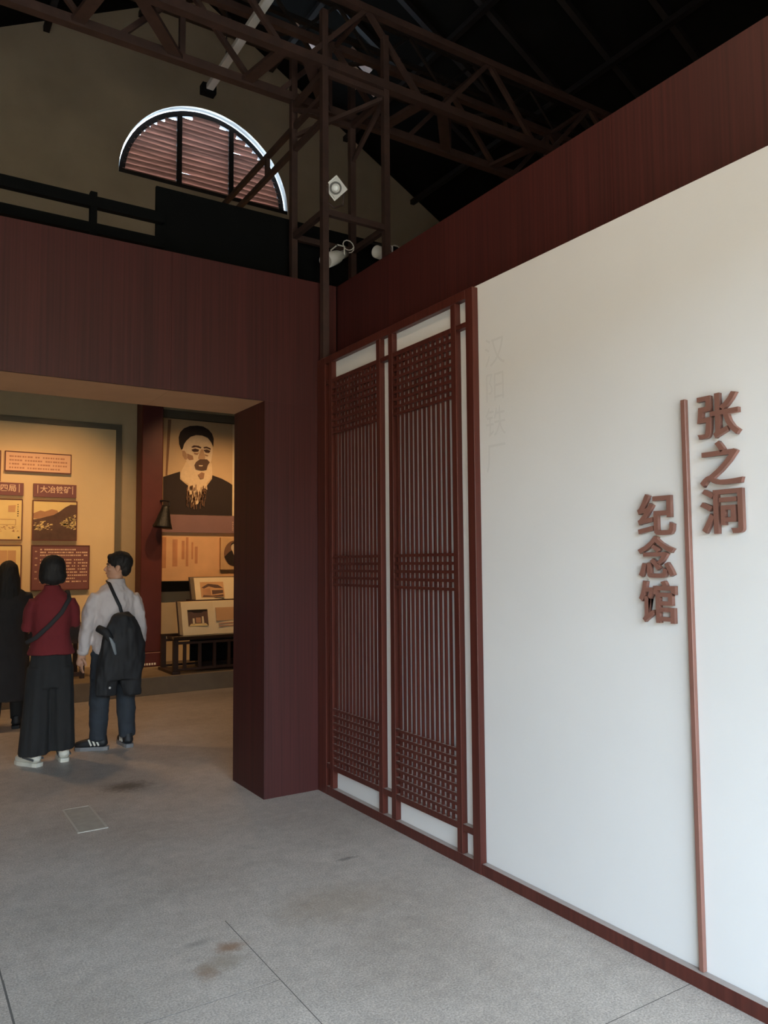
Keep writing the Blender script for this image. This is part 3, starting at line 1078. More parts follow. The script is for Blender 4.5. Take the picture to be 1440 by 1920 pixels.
# right hand section beside the column
box('cornice', (3.03, 7.0), (EY - 0.06, EY - 0.001), (3.612, 3.72), M_TRIM, bpy.data.objects['wall_exhibit'])
por = thing('portrait_panel', 'large sepia portrait panel of a bearded man in black cap and robe', 'portrait', (3.65, EY, 2.25))
PY = EY - 0.04
box('board', (3.145, 4.215), (PY, EY - 0.001), (2.25, 3.60), mat('portrait_ground', (196, 164, 124), 0.8, vary=0.05, vscale=3), por)
PA = dict(
    edge_shade=('sepia_shade', (128, 92, 66), [(0.055, 0.99), (0.10, 0.99), (0.055, 0.40), (0.03, 0.40)]),
    robe=('robe_black', (40, 26, 21), [(0.0, 0.385), (0.12, 0.42), (0.225, 0.45), (0.225, 0.37), (0.29, 0.33), (0.345, 0.30), (0.42, 0.20), (0.59, 0.31), (0.665, 0.39), (0.67, 0.43), (0.80, 0.40), (0.91, 0.36), (0.96, 0.335), (0.96, 0.0), (0.0, 0.0)]),
    beard=('beard_pale', (214, 186, 148), [(0.305, 0.56), (0.35, 0.57), (0.42, 0.51), (0.44, 0.475), (0.525, 0.465), (0.59, 0.48), (0.61, 0.55), (0.66, 0.56), (0.672, 0.43), (0.635, 0.38), (0.59, 0.345), (0.60, 0.27), (0.525, 0.30), (0.515, 0.19), (0.47, 0.115), (0.405, 0.10), (0.35, 0.17), (0.33, 0.265), (0.34, 0.325), (0.26, 0.355), (0.225, 0.40), (0.245, 0.46)]),
    face=('face_pale', (212, 188, 156), [(0.265, 0.73), (0.305, 0.78), (0.37, 0.825), (0.45, 0.845), (0.525, 0.845), (0.60, 0.825), (0.65, 0.78), (0.67, 0.725), (0.668, 0.655), (0.65, 0.58), (0.61, 0.50), (0.555, 0.465), (0.415, 0.462), (0.325, 0.545), (0.295, 0.585), (0.26, 0.62), (0.25, 0.67)]),
    ear=('ear_tan', (168, 132, 100), [(0.248, 0.67), (0.28, 0.675), (0.312, 0.64), (0.317, 0.58), (0.285, 0.58), (0.254, 0.62)]),
    hat=('cap_black', (36, 24, 20), [(0.20, 0.81), (0.22, 0.865), (0.27, 0.91), (0.35, 0.94), (0.45, 0.952), (0.535, 0.948), (0.61, 0.92), (0.66, 0.88), (0.685, 0.825), (0.68, 0.735), (0.65, 0.785), (0.60, 0.83), (0.525, 0.85), (0.437, 0.85), (0.36, 0.825), (0.305, 0.78), (0.273, 0.74), (0.257, 0.69), (0.235, 0.68), (0.207, 0.74)]),
    cheek=('cheek_tan', (150, 112, 84), [(0.317, 0.645), (0.395, 0.625), (0.405, 0.585), (0.35, 0.575), (0.317, 0.595)]),
    brow=('brow_dark', (70, 46, 36), [(0.37, 0.715), (0.405, 0.737), (0.47, 0.737), (0.513, 0.722), (0.503, 0.708), (0.437, 0.72), (0.39, 0.71)]),
    brow2=('brow_dark', (70, 46, 36), [(0.54, 0.725), (0.58, 0.735), (0.64, 0.72), (0.643, 0.70), (0.59, 0.715), (0.545, 0.712)]),
    eye=('brow_dark', (70, 46, 36), [(0.375, 0.69), (0.425, 0.705), (0.48, 0.695), (0.47, 0.675), (0.415, 0.667), (0.39, 0.672)]),
    eye2=('brow_dark', (70, 46, 36), [(0.54, 0.695), (0.59, 0.705), (0.64, 0.69), (0.62, 0.668), (0.57, 0.67)]),
    bag=('cheek_tan', (150, 112, 84), [(0.405, 0.66), (0.46, 0.655), (0.485, 0.668), (0.46, 0.642), (0.415, 0.642)]),
    bag2=('cheek_tan', (150, 112, 84), [(0.555, 0.65), (0.61, 0.64), (0.60, 0.63), (0.565, 0.638)]),
    nose=('nose_tan', (172, 138, 106), [(0.505, 0.70), (0.535, 0.70), (0.565, 0.62), (0.56, 0.59), (0.47, 0.59), (0.465, 0.61)]),
    moustache=('moustache_dark', (86, 62, 48), [(0.415, 0.525), (0.437, 0.56), (0.49, 0.592), (0.59, 0.597), (0.63, 0.567), (0.60, 0.53), (0.585, 0.485), (0.515, 0.472), (0.437, 0.482)]),
    lip=('face_pale', (212, 188, 156), [(0.475, 0.528), (0.535, 0.53), (0.525, 0.518), (0.48, 0.517)]),
    chin=('cheek_tan', (150, 112, 84), [(0.465, 0.425), (0.513, 0.455), (0.557, 0.445), (0.547, 0.395), (0.503, 0.38)]),
)
for i, (nm, (mn, rgb, pts)) in enumerate(PA.items()):
    poly(por, nm.rstrip('2') + '_print', [(3.148 + u * 1.062, 2.252 + w * 1.346) for u, w in pts], PY - 0.0008 * (i + 1), mat(mn, rgb, 0.8, vary=0.06, vscale=20))
random.seed(12)
mb = MB()
for k in range(90):
    u = random.uniform(0.31, 0.58)
    w = random.uniform(0.08, 0.30)
    a, b_ = random.uniform(0.003, 0.008), random.uniform(0.01, 0.03)
    mb.add([(3.148 + (u + du) * 1.062, PY - 0.0150, 2.252 + (w + dw) * 1.346) for du, dw in ((-a, -b_), (a, -b_), (a, b_), (-a, b_))], [(0, 1, 2, 3)])
mb.build('beard_strands', mat('beard_shade', (120, 86, 62), 0.8), por)
box('portrait_edge', (4.165, 4.215), (PY - 0.002, PY - 0.0005), (2.25, 3.60), M_PAPER, por)
cs = thing('caption_strip', 'plain mauve caption strip under the large portrait', 'caption', (3.67, EY, 2.0))
box('board', (3.138, 4.6), (PY - 0.005, EY - 0.001), (1.998, 2.246), M_PURPLE, cs)
for k, xx in enumerate((4.165, 4.20)):
    lines(cs, (xx, xx + 0.02), (2.02, 2.22) if k else (2.03, 2.17), PY - 0.006, 11 if k else 5, M_LIGHTPRINT, 20 + k, 0.011, False, 0.02)
mu = thing('mural_panel', 'faded sepia street scene mural panel under the mauve caption strip', 'mural', (3.67, EY, 1.32))
box('board', (3.145, 4.9), (PY, EY - 0.001), (1.32, 1.937), mat('mural_ground', (222, 172, 124), 0.85, vary=0.10, vscale=3), mu)
M_MUR = mat('mural_shade', (190, 132, 92), 0.85, vary=0.12, vscale=6)
for a, b_, z0, z1 in ((3.145, 3.20, 1.50, 1.93), (3.29, 3.36, 1.52, 1.90), (3.42, 3.46, 1.62, 1.88), (3.48, 3.515, 1.52, 1.93), (3.56, 3.585, 1.62, 1.86), (3.61, 3.65, 1.56, 1.80)):
    box('painted_shape', (a, b_), (PY - 0.0015, PY - 0.0005), (z0, z1), M_MUR, mu)
ov = thing('oval_portrait', 'small framed oval portrait of a bearded man in dark robe on the mural', 'portrait', (4.2, EY, 1.45))
OY = PY - 0.045
box('board', (3.978, 4.42), (OY, PY - 0.002), (1.47, 1.932), mat('oval_mount', (206, 164, 116), 0.8, vary=0.08, vscale=9), ov)


def disc(cx, cz, rx, rz, y, m, name, par, n=28):
    return poly(par, name, [(cx + rx * math.cos(2 * math.pi * k / n), cz + rz * math.sin(2 * math.pi * k / n)) for k in range(n)], y, m)


disc(4.19, 1.70, 0.165, 0.19, OY - 0.001, mat('oval_brown', (124, 88, 66), 0.8), 'oval_print', ov)
poly(ov, 'robe_print', [(4.03, 1.65), (4.10, 1.72), (4.16, 1.76), (4.24, 1.76), (4.33, 1.69), (4.34, 1.63), (4.29, 1.55), (4.2, 1.512), (4.1, 1.54)], OY - 0.002, MATS['robe_black'])
disc(4.195, 1.79, 0.062, 0.075, OY - 0.003, MATS['face_pale'], 'face_print', ov)
poly(ov, 'beard_print', [(4.15, 1.76), (4.24, 1.76), (4.235, 1.70), (4.2, 1.63), (4.165, 1.70)], OY - 0.0035, MATS['beard_pale'])
poly(ov, 'cap_print', [(4.12, 1.80), (4.14, 1.85), (4.19, 1.875), (4.25, 1.85), (4.27, 1.80), (4.235, 1.835), (4.16, 1.84)], OY - 0.004, MATS['cap_black'])
sh = box('wall_ledge', (3.05, 4.9), (EY - 0.10, EY - 0.001), (1.175, 1.312), M_BLACK)
tag(sh, 'dark ledge running along the wall under the mural', 'ledge')

# bell shaped ornament on the column
be = thing('hanging_bell', 'dark bronze bell shaped ornament hung on the red column', 'ornament', (3.03, 10.13, 2.03))
M_BRONZE = mat('dark_bronze', (26, 24, 22), 0.45, metal=0.3, vary=0.5, vscale=40, bump=0.4, bscale=60)
prof = ((0.0, 0.30), (0.045, 0.30), (0.052, 0.26), (0.075, 0.18), (0.10, 0.08), (0.125, 0.02), (0.128, 0.0), (0.11, 0.0), (0.0, 0.03))
mb = MB()
n = 24
mb.add([(q * math.cos(k * 2 * math.pi / n), q * math.sin(k * 2 * math.pi / n), z) for q, z in prof for k in range(n)],
       [(i * n + k, i * n + (k + 1) % n, (i + 1) * n + (k + 1) % n, (i + 1) * n + k) for i in range(len(prof) - 1) for k in range(n)])
mb.turn(Matrix.Translation((2.985, 10.12, 2.03)) @ Matrix.Rotation(math.radians(8), 4, 'Y'))
mb.build('bell', M_BRONZE, be, True)
mb = MB()
mb.tube([(3.075, 10.12, 2.32), (3.08, 10.12, 2.38), (3.05, 10.2, 2.40), (3.0, 10.272, 2.40)], 0.012, 8)
mb.build('hook', M_STEELD, be)

# bench and open book boards on the plinth
bn = thing('display_bench', 'low dark wooden slatted bench holding the open book boards', 'bench', (3.6, 9.55, 0.212))
BZ = 0.212
for x in (2.945, 4.35):
    box('leg', (x - 0.03, x + 0.03), (9.36, 9.41), (BZ, 0.635), M_DARKWOOD, bn)
    box('leg', (x - 0.03, x + 0.03), (9.86, 9.91), (BZ, 0.635), M_DARKWOOD, bn)
    box('foot', (x - 0.05, x + 0.05), (9.34, 9.93), (BZ, BZ + 0.035), M_DARKWOOD, bn)
for y in ((9.35, 9.42), (9.85, 9.92)):
    box('top_rail', (2.915, 4.38), y, (0.635, 0.665), mat('polished_dark', (58, 44, 36), 0.2), bn)
    box('under_rail', (2.975, 4.32), (y[0] + 0.01, y[1] - 0.01), (0.57, 0.60), M_DARKWOOD, bn)
    box('low_rail', (2.975, 4.32), (y[0] + 0.015, y[1] - 0.015), (BZ + 0.04, BZ + 0.065), M_DARKWOOD, bn)
for k in range(7):
    x = 3.06 + k * 0.19
    box('slat', (x - 0.018, x + 0.018), (9.368, 9.402), (BZ + 0.065, 0.57), M_DARKWOOD, bn)
box('back_panel', (3.2, 4.3), (9.60, 9.62), (0.33, 0.62), M_BLACK, bn)
box('seat_board', (2.98, 4.32), (9.42, 9.85), (0.61, 0.635), M_DARKWOOD, bn)


def book(name, label, x, zlo, zhi, ylo, lean, th, prints):
    o = thing(name, label, 'book board', ((x[0] + x[1]) / 2, ylo, zlo))
    H = math.hypot(zhi - zlo, lean)
    d = Vector((0, lean, zhi - zlo)).normalized()
    nrm = Vector((0, -d.z, d.y))

    def P(u, v, w):
        return Vector((x[0] + u, ylo, zlo)) + d * v + Vector((0, w, 0))

    def slab_(nm, u0, u1, v0, v1, w0, w1, m):
        mb = MB()
        mb.add([P(a, b_, c_) for a in (u0, u1) for b_ in (v0, v1) for c_ in (w0, w1)],
               [(0, 1, 3, 2), (4, 6, 7, 5), (0, 4, 5, 1), (2, 3, 7, 6), (0, 2, 6, 4), (1, 5, 7, 3)])
        return mb.build(nm, m, o)

    W = x[1] - x[0]
    slab_('cover', -0.012, W + 0.012, 0.0, H + 0.01, th, th + 0.02, M_DARKWOOD)
    # pages swell to either side of the fold
    mb = MB()
    n = 20
    prof_ = []
    for k in range(n + 1):
        u = W * k / n
        t = abs(k / n - 0.5) * 2
        prof_.append((u, 0.022 * (1 - t) ** 3))
    vs_ = [P(u, v, w) for v in (0.0, H) for u, w in prof_] + [P(u, v, th) for v in (0.0, H) for u in (0, W)]
    fs_ = [(k, k + 1, n + 2 + k, n + 1 + k) for k in range(n)]
    e = 2 * (n + 1)
    fs_ += [tuple(list(range(n, -1, -1)) + [e, e + 1]), tuple(list(range(n + 1, 2 * n + 2)) + [e + 3, e + 2]),
            (0, n + 1, e + 2, e), (n, e + 1, e + 3, 2 * n + 1), (e, e + 2, e + 3, e + 1)]
    mb.add(vs_, fs_)
    mb.build('pages', M_PAPER, o)
    for nm, u0, u1, v0, v1, m in prints:
        slab_(nm, u0 * W, u1 * W, v0 * H, v1 * H, -0.002, 0.004, m)
    return o, P, W, H


bo, P1, W1, H1 = book('open_book_board', 'large open book board with a dark archway photograph resting on the bench', (3.06, 3.90), 0.668, 1.075, 9.44, 0.12, 0.14,
                      (('photo_print', 0.09, 0.40, 0.26, 0.76, M_PHOTOD), ('photo_print', 0.53, 0.93, 0.40, 0.80, M_SEPIA), ('text_print', 0.56, 0.92, 0.30, 0.33, M_TXT), ('text_print', 0.56, 0.92, 0.22, 0.25, M_TXT)))


def on(P, W, H, pts, w=-0.003):
    return [P(u * W, v * H, w) for u, v in pts]


for nm, pts, m in (('roof_print', [(0.09, 0.76), (0.19, 0.66), (0.30, 0.66), (0.40, 0.76), (0.40, 0.70), (0.09, 0.70)], MATS['cap_black']),
                   ('pillar_print', [(0.16, 0.30), (0.19, 0.30), (0.19, 0.50), (0.16, 0.50)], M_PAPER),
                   ('pillar_print', [(0.30, 0.30), (0.335, 0.30), (0.33, 0.55), (0.305, 0.55)], M_PAPER),
                   ('path_print', [(0.10, 0.27), (0.39, 0.27), (0.36, 0.34), (0.13, 0.34)], M_PHOTO),
                   ('doorway_print', [(0.21, 0.36), (0.285, 0.36), (0.285, 0.52), (0.21, 0.52)], M_PHOTOM)):
    mesh(nm, on(P1, W1, H1, pts), [tuple(range(len(pts)))], m, bo)
bo, P2_, W2, H2 = book('open_book_board', 'smaller open book board with an old house photograph standing behind the larger one', (3.34, 4.10), 1.088, 1.37, 9.80, 0.10, 0.16,
                       (('photo_print', 0.10, 0.52, 0.10, 0.80, M_SEPIA),))
for nm, pts, m in (('roof_print', [(0.12, 0.55), (0.24, 0.72), (0.42, 0.66), (0.51, 0.50), (0.36, 0.52), (0.25, 0.60), (0.16, 0.50)], M_PHOTOD),
                   ('wall_print', [(0.13, 0.20), (0.28, 0.20), (0.27, 0.52), (0.14, 0.46)], M_PHOTOM),
                   ('wall_print', [(0.30, 0.22), (0.50, 0.28), (0.50, 0.42), (0.30, 0.42)], M_PHOTOD),
                   ('ground_print', [(0.12, 0.12), (0.50, 0.12), (0.50, 0.22), (0.30, 0.17), (0.14, 0.20)], M_PHOTOD)):
    mesh(nm, on(P2_, W2, H2, pts), [tuple(range(len(pts)))], m, bo)
rs = thing('book_riser', 'dark wooden riser holding up the smaller open book board', 'riser', (3.8, 9.86, 0.212))
box('column', (3.42, 4.0), (9.94, 10.06), (BZ, 1.0), M_DARKWOOD, rs)
box('shelf', (3.30, 4.14), (9.77, 10.08), (1.0, 1.085), M_DARKWOOD, rs)

# display table behind the visitors
tb = thing('display_table', 'dark wooden display table on the plinth between woman and man', 'table', (1.4, 9.9, 0.212))
box('table_top', (0.75, 2.0), (9.66, 10.2), (0.80, 0.842), M_DARKWOOD, tb)
box('apron', (0.8, 1.96), (9.70, 9.73), (0.63, 0.80), M_DARKWOOD, tb)
for x in (0.82, 1.93):
    for y in (9.72, 10.14):
        box('leg', (x - 0.025, x + 0.025), (y - 0.025, y + 0.025), (BZ, 0.80), M_DARKWOOD, tb)
box('foot_rail', (0.845, 1.905), (9.70, 9.74), (BZ + 0.03, BZ + 0.075), M_DARKWOOD, tb)
ds = thing('leaning_display', 'tilted tan display folder standing on the display table', 'display', (1.75, 9.9, 0.842))
MB().beam((1.55, 9.96, 0.848), (1.55, 10.12, 1.08), 0.62, 0.014, up=(0, -1, 0)).build('back_leaf', M_SEPIA, ds)
MB().beam((1.60, 9.75, 0.850), (1.60, 9.95, 0.862), 0.56, 0.012, up=(0, 0, 1)).build('front_leaf', M_PHOTOM, ds)

# ------------------------------------------------------------------ hall lamps
WARM = (1.0, 0.60, 0.28)
tr = thing('light_track', 'black ceiling light track above the exhibition plinth', 'track', (2.5, 8.55, 4.45))
box('rail', (-1.5, 6.5), (8.53, 8.57), (4.42, 4.46), M_BLACK, tr)
for x in (-1.0, 2.5, 6.0):
    box('arm', (x - 0.015, x + 0.015), (8.57, EY), (4.43, 4.46), M_BLACK, tr)
SPOTS = ((0.6, 0.7, 1.7, 130, 'over the left end of the board'), (1.7, 1.75, 1.55, 190, 'over the mountain photograph'),
         (3.35, 3.6, 1.6, 150, 'over the large portrait'), (4.4, 4.2, 1.5, 130, 'over the oval portrait'))
for sx, tx, tz, pw, wh in SPOTS:
    t = thing('track_spotlight', 'black track spotlight ' + wh, 'light', (sx, 8.55, 4.42), 'track spotlights in the exhibition')
    d = (Vector((tx, EY, tz)) - Vector((sx, 8.55, 4.3))).normalized()
    mb = MB()
    n = 16
    prof = ((0.0, -0.06), (0.04, -0.06), (0.045, 0.0), (0.05, 0.10), (0.045, 0.10), (0.04, 0.03), (0.0, 0.03))
    mb.add([(q * math.cos(k * 2 * math.pi / n), q * math.sin(k * 2 * math.pi / n), z) for q, z in prof for k in range(n)],
           [(i * n + k, i * n + (k + 1) % n, (i + 1) * n + (k + 1) % n, (i + 1) * n + k) for i in range(len(prof) - 1) for k in range(n)])
    mb.turn(Matrix.Translation((sx, 8.55, 4.28)) @ rot_to(d))
    mb.build('can', M_BLACK, t, True)
    MB().tube([(sx, 8.55, 4.42), (sx, 8.55, 4.30)], 0.01, 8).build('stem', M_BLACK, t)
    L = bpy.data.lights.new('spot_lamp', 'SPOT')
    L.energy = pw * 1.1
    L.color = WARM
    L.spot_size = math.radians(68)
    L.spot_blend = 0.9
    L.shadow_soft_size = 0.04
    lo = bpy.data.objects.new('spot_lamp', L)
    COL.objects.link(lo)
    lo.parent = t
    lo.location = Vector((sx, 8.55, 4.28)) + d * 0.12 - wl(t)
    lo.rotation_euler = d.to_track_quat('-Z', 'Y').to_euler()


def down_lamp(name, label, pos, target, power, col, size, group=None, top=None):
    pos, target = Vector(pos), Vector(target)
    t = thing(name, label, 'light', pos + V3(0, 0, 0.16), group)
    d = (target - pos).normalized()
    mb = MB()
    n = 16
    prof = ((0.0, -0.08), (0.05, -0.08), (0.06, 0.0), (0.07, 0.12), (0.062, 0.12), (0.05, 0.03), (0.0, 0.03))
    mb.add([(q * math.cos(k * 2 * math.pi / n), q * math.sin(k * 2 * math.pi / n), z) for q, z in prof for k in range(n)],
           [(i * n + k, i * n + (k + 1) % n, (i + 1) * n + (k + 1) % n, (i + 1) * n + k) for i in range(len(prof) - 1) for k in range(n)])
    mb.turn(Matrix.Translation(pos) @ rot_to(d))
    mb.build('can', M_BLACK, t, True)
    MB().tube([pos, (pos.x, pos.y, top or roof_z(pos.x))], 0.012, 8).build('drop_rod', M_BLACK, t)
    L = bpy.data.lights.new('lamp', 'SPOT')
    L.energy = power
    L.color = col
    L.spot_size = math.radians(size)
    L.spot_blend = 0.8
    L.shadow_soft_size = 0.12
    lo = bpy.data.objects.new('lamp', L)
    COL.objects.link(lo)
    lo.parent = t
    lo.location = pos + d * 0.14 - wl(t)
    lo.rotation_euler = d.to_track_quat('-Z', 'Y').to_euler()
    return t


def V3(*a):
    return Vector(a)


down_lamp('track_downlight', 'black downlight on the track over the portrait side of the hall floor', (2.9, 8.55, 4.25), (2.6, 7.9, 0), 105, WARM, 84, 'hall downlights', 4.42)
down_lamp('track_downlight', 'black downlight on the track over the visitors', (0.2, 8.55, 4.25), (0.8, 7.9, 0), 105, WARM, 84, 'hall downlights', 4.42)
down_lamp('pendant_lamp', 'black downlight hung in the entrance facing the raised sign', (0.2, 2.1, 5.2), (2.55, 2.6, 2.7), 84, (1.0, 0.74, 0.50), 84)

# ------------------------------------------------------------------ visitors
M_SKIN = mat('skin', (196, 146, 118), 0.55, vary=0.05, vscale=20)
M_HAIR = mat('black_hair', (24, 19, 17), 0.75, vary=0.3, vscale=30, stretch=(1, 1, 0.2), bump=0.3, bscale=60)
M_EYEW = mat('eye_white', (220, 214, 206), 0.3)
M_EYED = mat('eye_dark', (30, 22, 18), 0.3)
M_LIP = mat('lip', (150, 90, 80), 0.5)
M_SHIRT = mat('white_shirt', (198, 186, 183), 0.8, vary=0.03, bump=0.05, bscale=200)
M_JEANS = mat('dark_jeans', (43, 48, 55), 0.85, vary=0.15, vscale=10, bump=0.05, bscale=300)
M_REDTOP = mat('maroon_knit', (104, 26, 30), 0.9, vary=0.1, bump=0.1, bscale=200)
M_BLACKC = mat('black_cloth', (30, 29, 29), 0.9, vary=0.12, vscale=12)
M_COAT = mat('dark_coat', (42, 38, 38), 0.9, vary=0.15, vscale=8)
M_JACKET = mat('black_jacket', (26, 25, 27), 0.75, vary=0.15, vscale=9)
M_LINING = mat('grey_lining', (120, 124, 128), 0.6)
M_SHOEW = mat('white_shoe', (204, 198, 184), 0.6, vary=0.04)
M_SHOEB = mat('black_shoe', (28, 28, 30), 0.6)
M_SOLE = mat('grey_sole', (120, 118, 118), 0.7)


def V(*a):
    return Vector(a)


def wrinkles(amp, sx, sz, seed):
    def f(co):
        p = Vector((co.x * sx + seed, co.y * sx, co.z * sz))
        return amp * (noise.noise(p) + 0.5 * noise.noise(p * 2.1))
    return f


def hand(mb, wrist, d, palm, side, s=1.0, curl=0.5):
    """palm and five fingers; d along the hand, palm = direction the palm faces, side = +1 thumb towards d x palm"""
    d, palm = Vector(d).normalized(), Vector(palm).normalized()
    w = d.cross(palm).normalized() * side
    wrist = Vector(wrist)
    mb.tube([wrist - d * 0.02, wrist + d * 0.03 * s, wrist + d * 0.075 * s, wrist + d * 0.095 * s], [0.026 * s, 0.036 * s, 0.040 * s, 0.034 * s], 12, 0.5 if abs(w.x) > abs(w.y) else 0.55)
    for k, (off, L) in enumerate(((0.030, 0.070), (0.011, 0.078), (-0.009, 0.072), (-0.028, 0.056))):
        b0 = wrist + d * 0.088 * s + w * off * s
        p1 = b0 + d * L * 0.5 * s + palm * 0.012 * curl * s
        p2 = p1 + (d * (1 - 0.35 * curl) + palm * curl).normalized() * L * 0.32 * s
        p3 = p2 + (d * (1 - 0.8 * curl) + palm * 1.1 * curl).normalized() * L * 0.26 * s
        mb.tube([b0 - d * 0.02 * s, b0, p1, p2, p3], [0.009 * s, 0.0095 * s, 0.0088 * s, 0.008 * s, 0.0068 * s], 8)
    t0 = wrist + d * 0.035 * s + w * 0.030 * s
    t1 = t0 + (w * 0.7 + d * 0.6 + palm * 0.3).normalized() * 0.035 * s
    t2 = t1 + (w * 0.2 + d * 0.9 + palm * 0.35).normalized() * 0.032 * s
    mb.tube([t0 - w * 0.012 * s, t0, t1, t2], [0.013 * s, 0.0125 * s, 0.0105 * s, 0.0085 * s], 8)


def head(mb, yaw, base, s=1.0, tilt=0.0):
    """skull, jaw, nose, ears fused later; base = chin level centre; returns transform"""
    Mx = Matrix.Translation(Vector(base)) @ Matrix.Rotation(yaw, 4, 'Z') @ Matrix.Rotation(tilt, 4, 'X') @ Matrix.Scale(s, 4)
    k = len(mb.v)
    mb.ball((0, -0.005, 0.128), (0.073, 0.090, 0.092), 24)          # skull
    mb.ball((0, 0.022, 0.075), (0.058, 0.066, 0.072), 20)           # face
    mb.ball((0, 0.040, 0.026), (0.038, 0.044, 0.026), 16)           # jaw and chin
    mb.ball((0, 0.066, 0.118), (0.046, 0.020, 0.014), 14)           # brow
    mb.tube([(0, 0.082, 0.108), (0, 0.095, 0.086), (0, 0.102, 0.071)], [0.008, 0.011, 0.0135], 10)   # nose
    mb.ball((0, 0.088, 0.067), (0.018, 0.012, 0.009), 12)
    mb.ball((0, 0.078, 0.046), (0.024, 0.012, 0.010), 12)           # lips
    for sx in (-1, 1):
        mb.ball((sx * 0.042, 0.058, 0.082), (0.020, 0.022, 0.020), 12)      # cheek
        mb.ball((sx * 0.074, -0.004, 0.092), (0.010, 0.020, 0.033), 12)     # ear
        mb.ball((sx * 0.080, -0.010, 0.100), (0.008, 0.014, 0.020), 10)
    mb.turn(Mx, k)
    return Mx


def face_parts(par, Mx):
    for sx in (-1, 1):
        mb = MB()
        mb.ball((sx * 0.028, 0.074, 0.104), (0.011, 0.007, 0.005), 12).turn(Mx)
        e = mb.build('eye', M_EYEW, par, True)
        mb = MB()
        mb.ball((sx * 0.028, 0.0795, 0.104), (0.0055, 0.003, 0.0048), 10).turn(Mx)
        mb.build('iris', M_EYED, e, True)
        mb = MB()
        mb.tube([Mx @ V(sx * 0.012, 0.088, 0.122), Mx @ V(sx * 0.032, 0.084, 0.127), Mx @ V(sx * 0.050, 0.070, 0.122)], [0.004, 0.0045, 0.003], 6)
        mb.build('eyebrow', M_HAIR, par, True)
    mb = MB()
    mb.ball((0, 0.088, 0.046), (0.022, 0.006, 0.006), 10).turn(Mx)
    mb.build('mouth', M_LIP, par, True)


def place(par, loc, rz):
    """finish a figure built around its own origin"""
    par.location = loc
    par.rotation_euler = (0, 0, rz)


def shoe(par, pos, yaw, upper, sole, stripes=None, L=0.27):
    """one shoe, heel at the back; returns it"""
    Mx = Matrix.Translation(Vector(pos)) @ Matrix.Rotation(yaw, 4, 'Z')
    mb = MB()
    k = L / 0.27
    mb.tube([V(0, -0.075 * k, 0.055), V(0, -0.06 * k, 0.06), V(0, 0.0, 0.066), V(0, 0.06 * k, 0.055), V(0, 0.12 * k, 0.045), V(0, 0.165 * k, 0.040)],
            [0.036, 0.042, 0.044, 0.042, 0.038, 0.028], 14)
    mb.tube([V(0, -0.05 * k, 0.05), V(0, -0.045 * k, 0.115)], [0.042, 0.040], 12)
    mb.turn(Mx)
    o = mb.union('shoe', upper, par, 0.006, 2)
    mb = MB()
    prof = [(0.0, -0.105), (0.030, -0.098), (0.040, -0.06), (0.038, 0.0), (0.044, 0.07), (0.043, 0.12), (0.030, 0.165), (0.0, 0.18)]
    ring = [(u, v * k) for u, v in prof] + [(-u, v * k) for u, v in prof[-2:0:-1]]
    n = len(ring)
    mb.add([(u, v, 0.0) for u, v in ring] + [(u * 1.03, v * 1.01, 0.030) for u, v in ring],
           [tuple(range(n - 1, -1, -1)), tuple(range(n, 2 * n))] + [(i, (i + 1) % n, n + (i + 1) % n, n + i) for i in range(n)])
    mb.turn(Mx)
    mb.build('sole', sole, o)
    if stripes:
        for i in range(3):
            for sx in (-1, 1):
                mb = MB()
                y = -0.01 + i * 0.03
                mb.beam(V(sx * 0.046, y - 0.02, 0.042), V(sx * 0.036, y + 0.005, 0.092), 0.005, 0.013, up=(0, 1, 0)).turn(Mx)
                mb.build('stripe', stripes, o)
    else:
        for sx in (-1, 1):
            mb = MB()
            mb.beam(V(sx * 0.046, -0.075, 0.055), V(sx * 0.043, 0.05, 0.068), 0.006, 0.016, up=(0, 0, 1)).turn(Mx)
            mb.build('stripe', mat('grey_stripe', (84, 84, 84), 0.7), o)
    return o


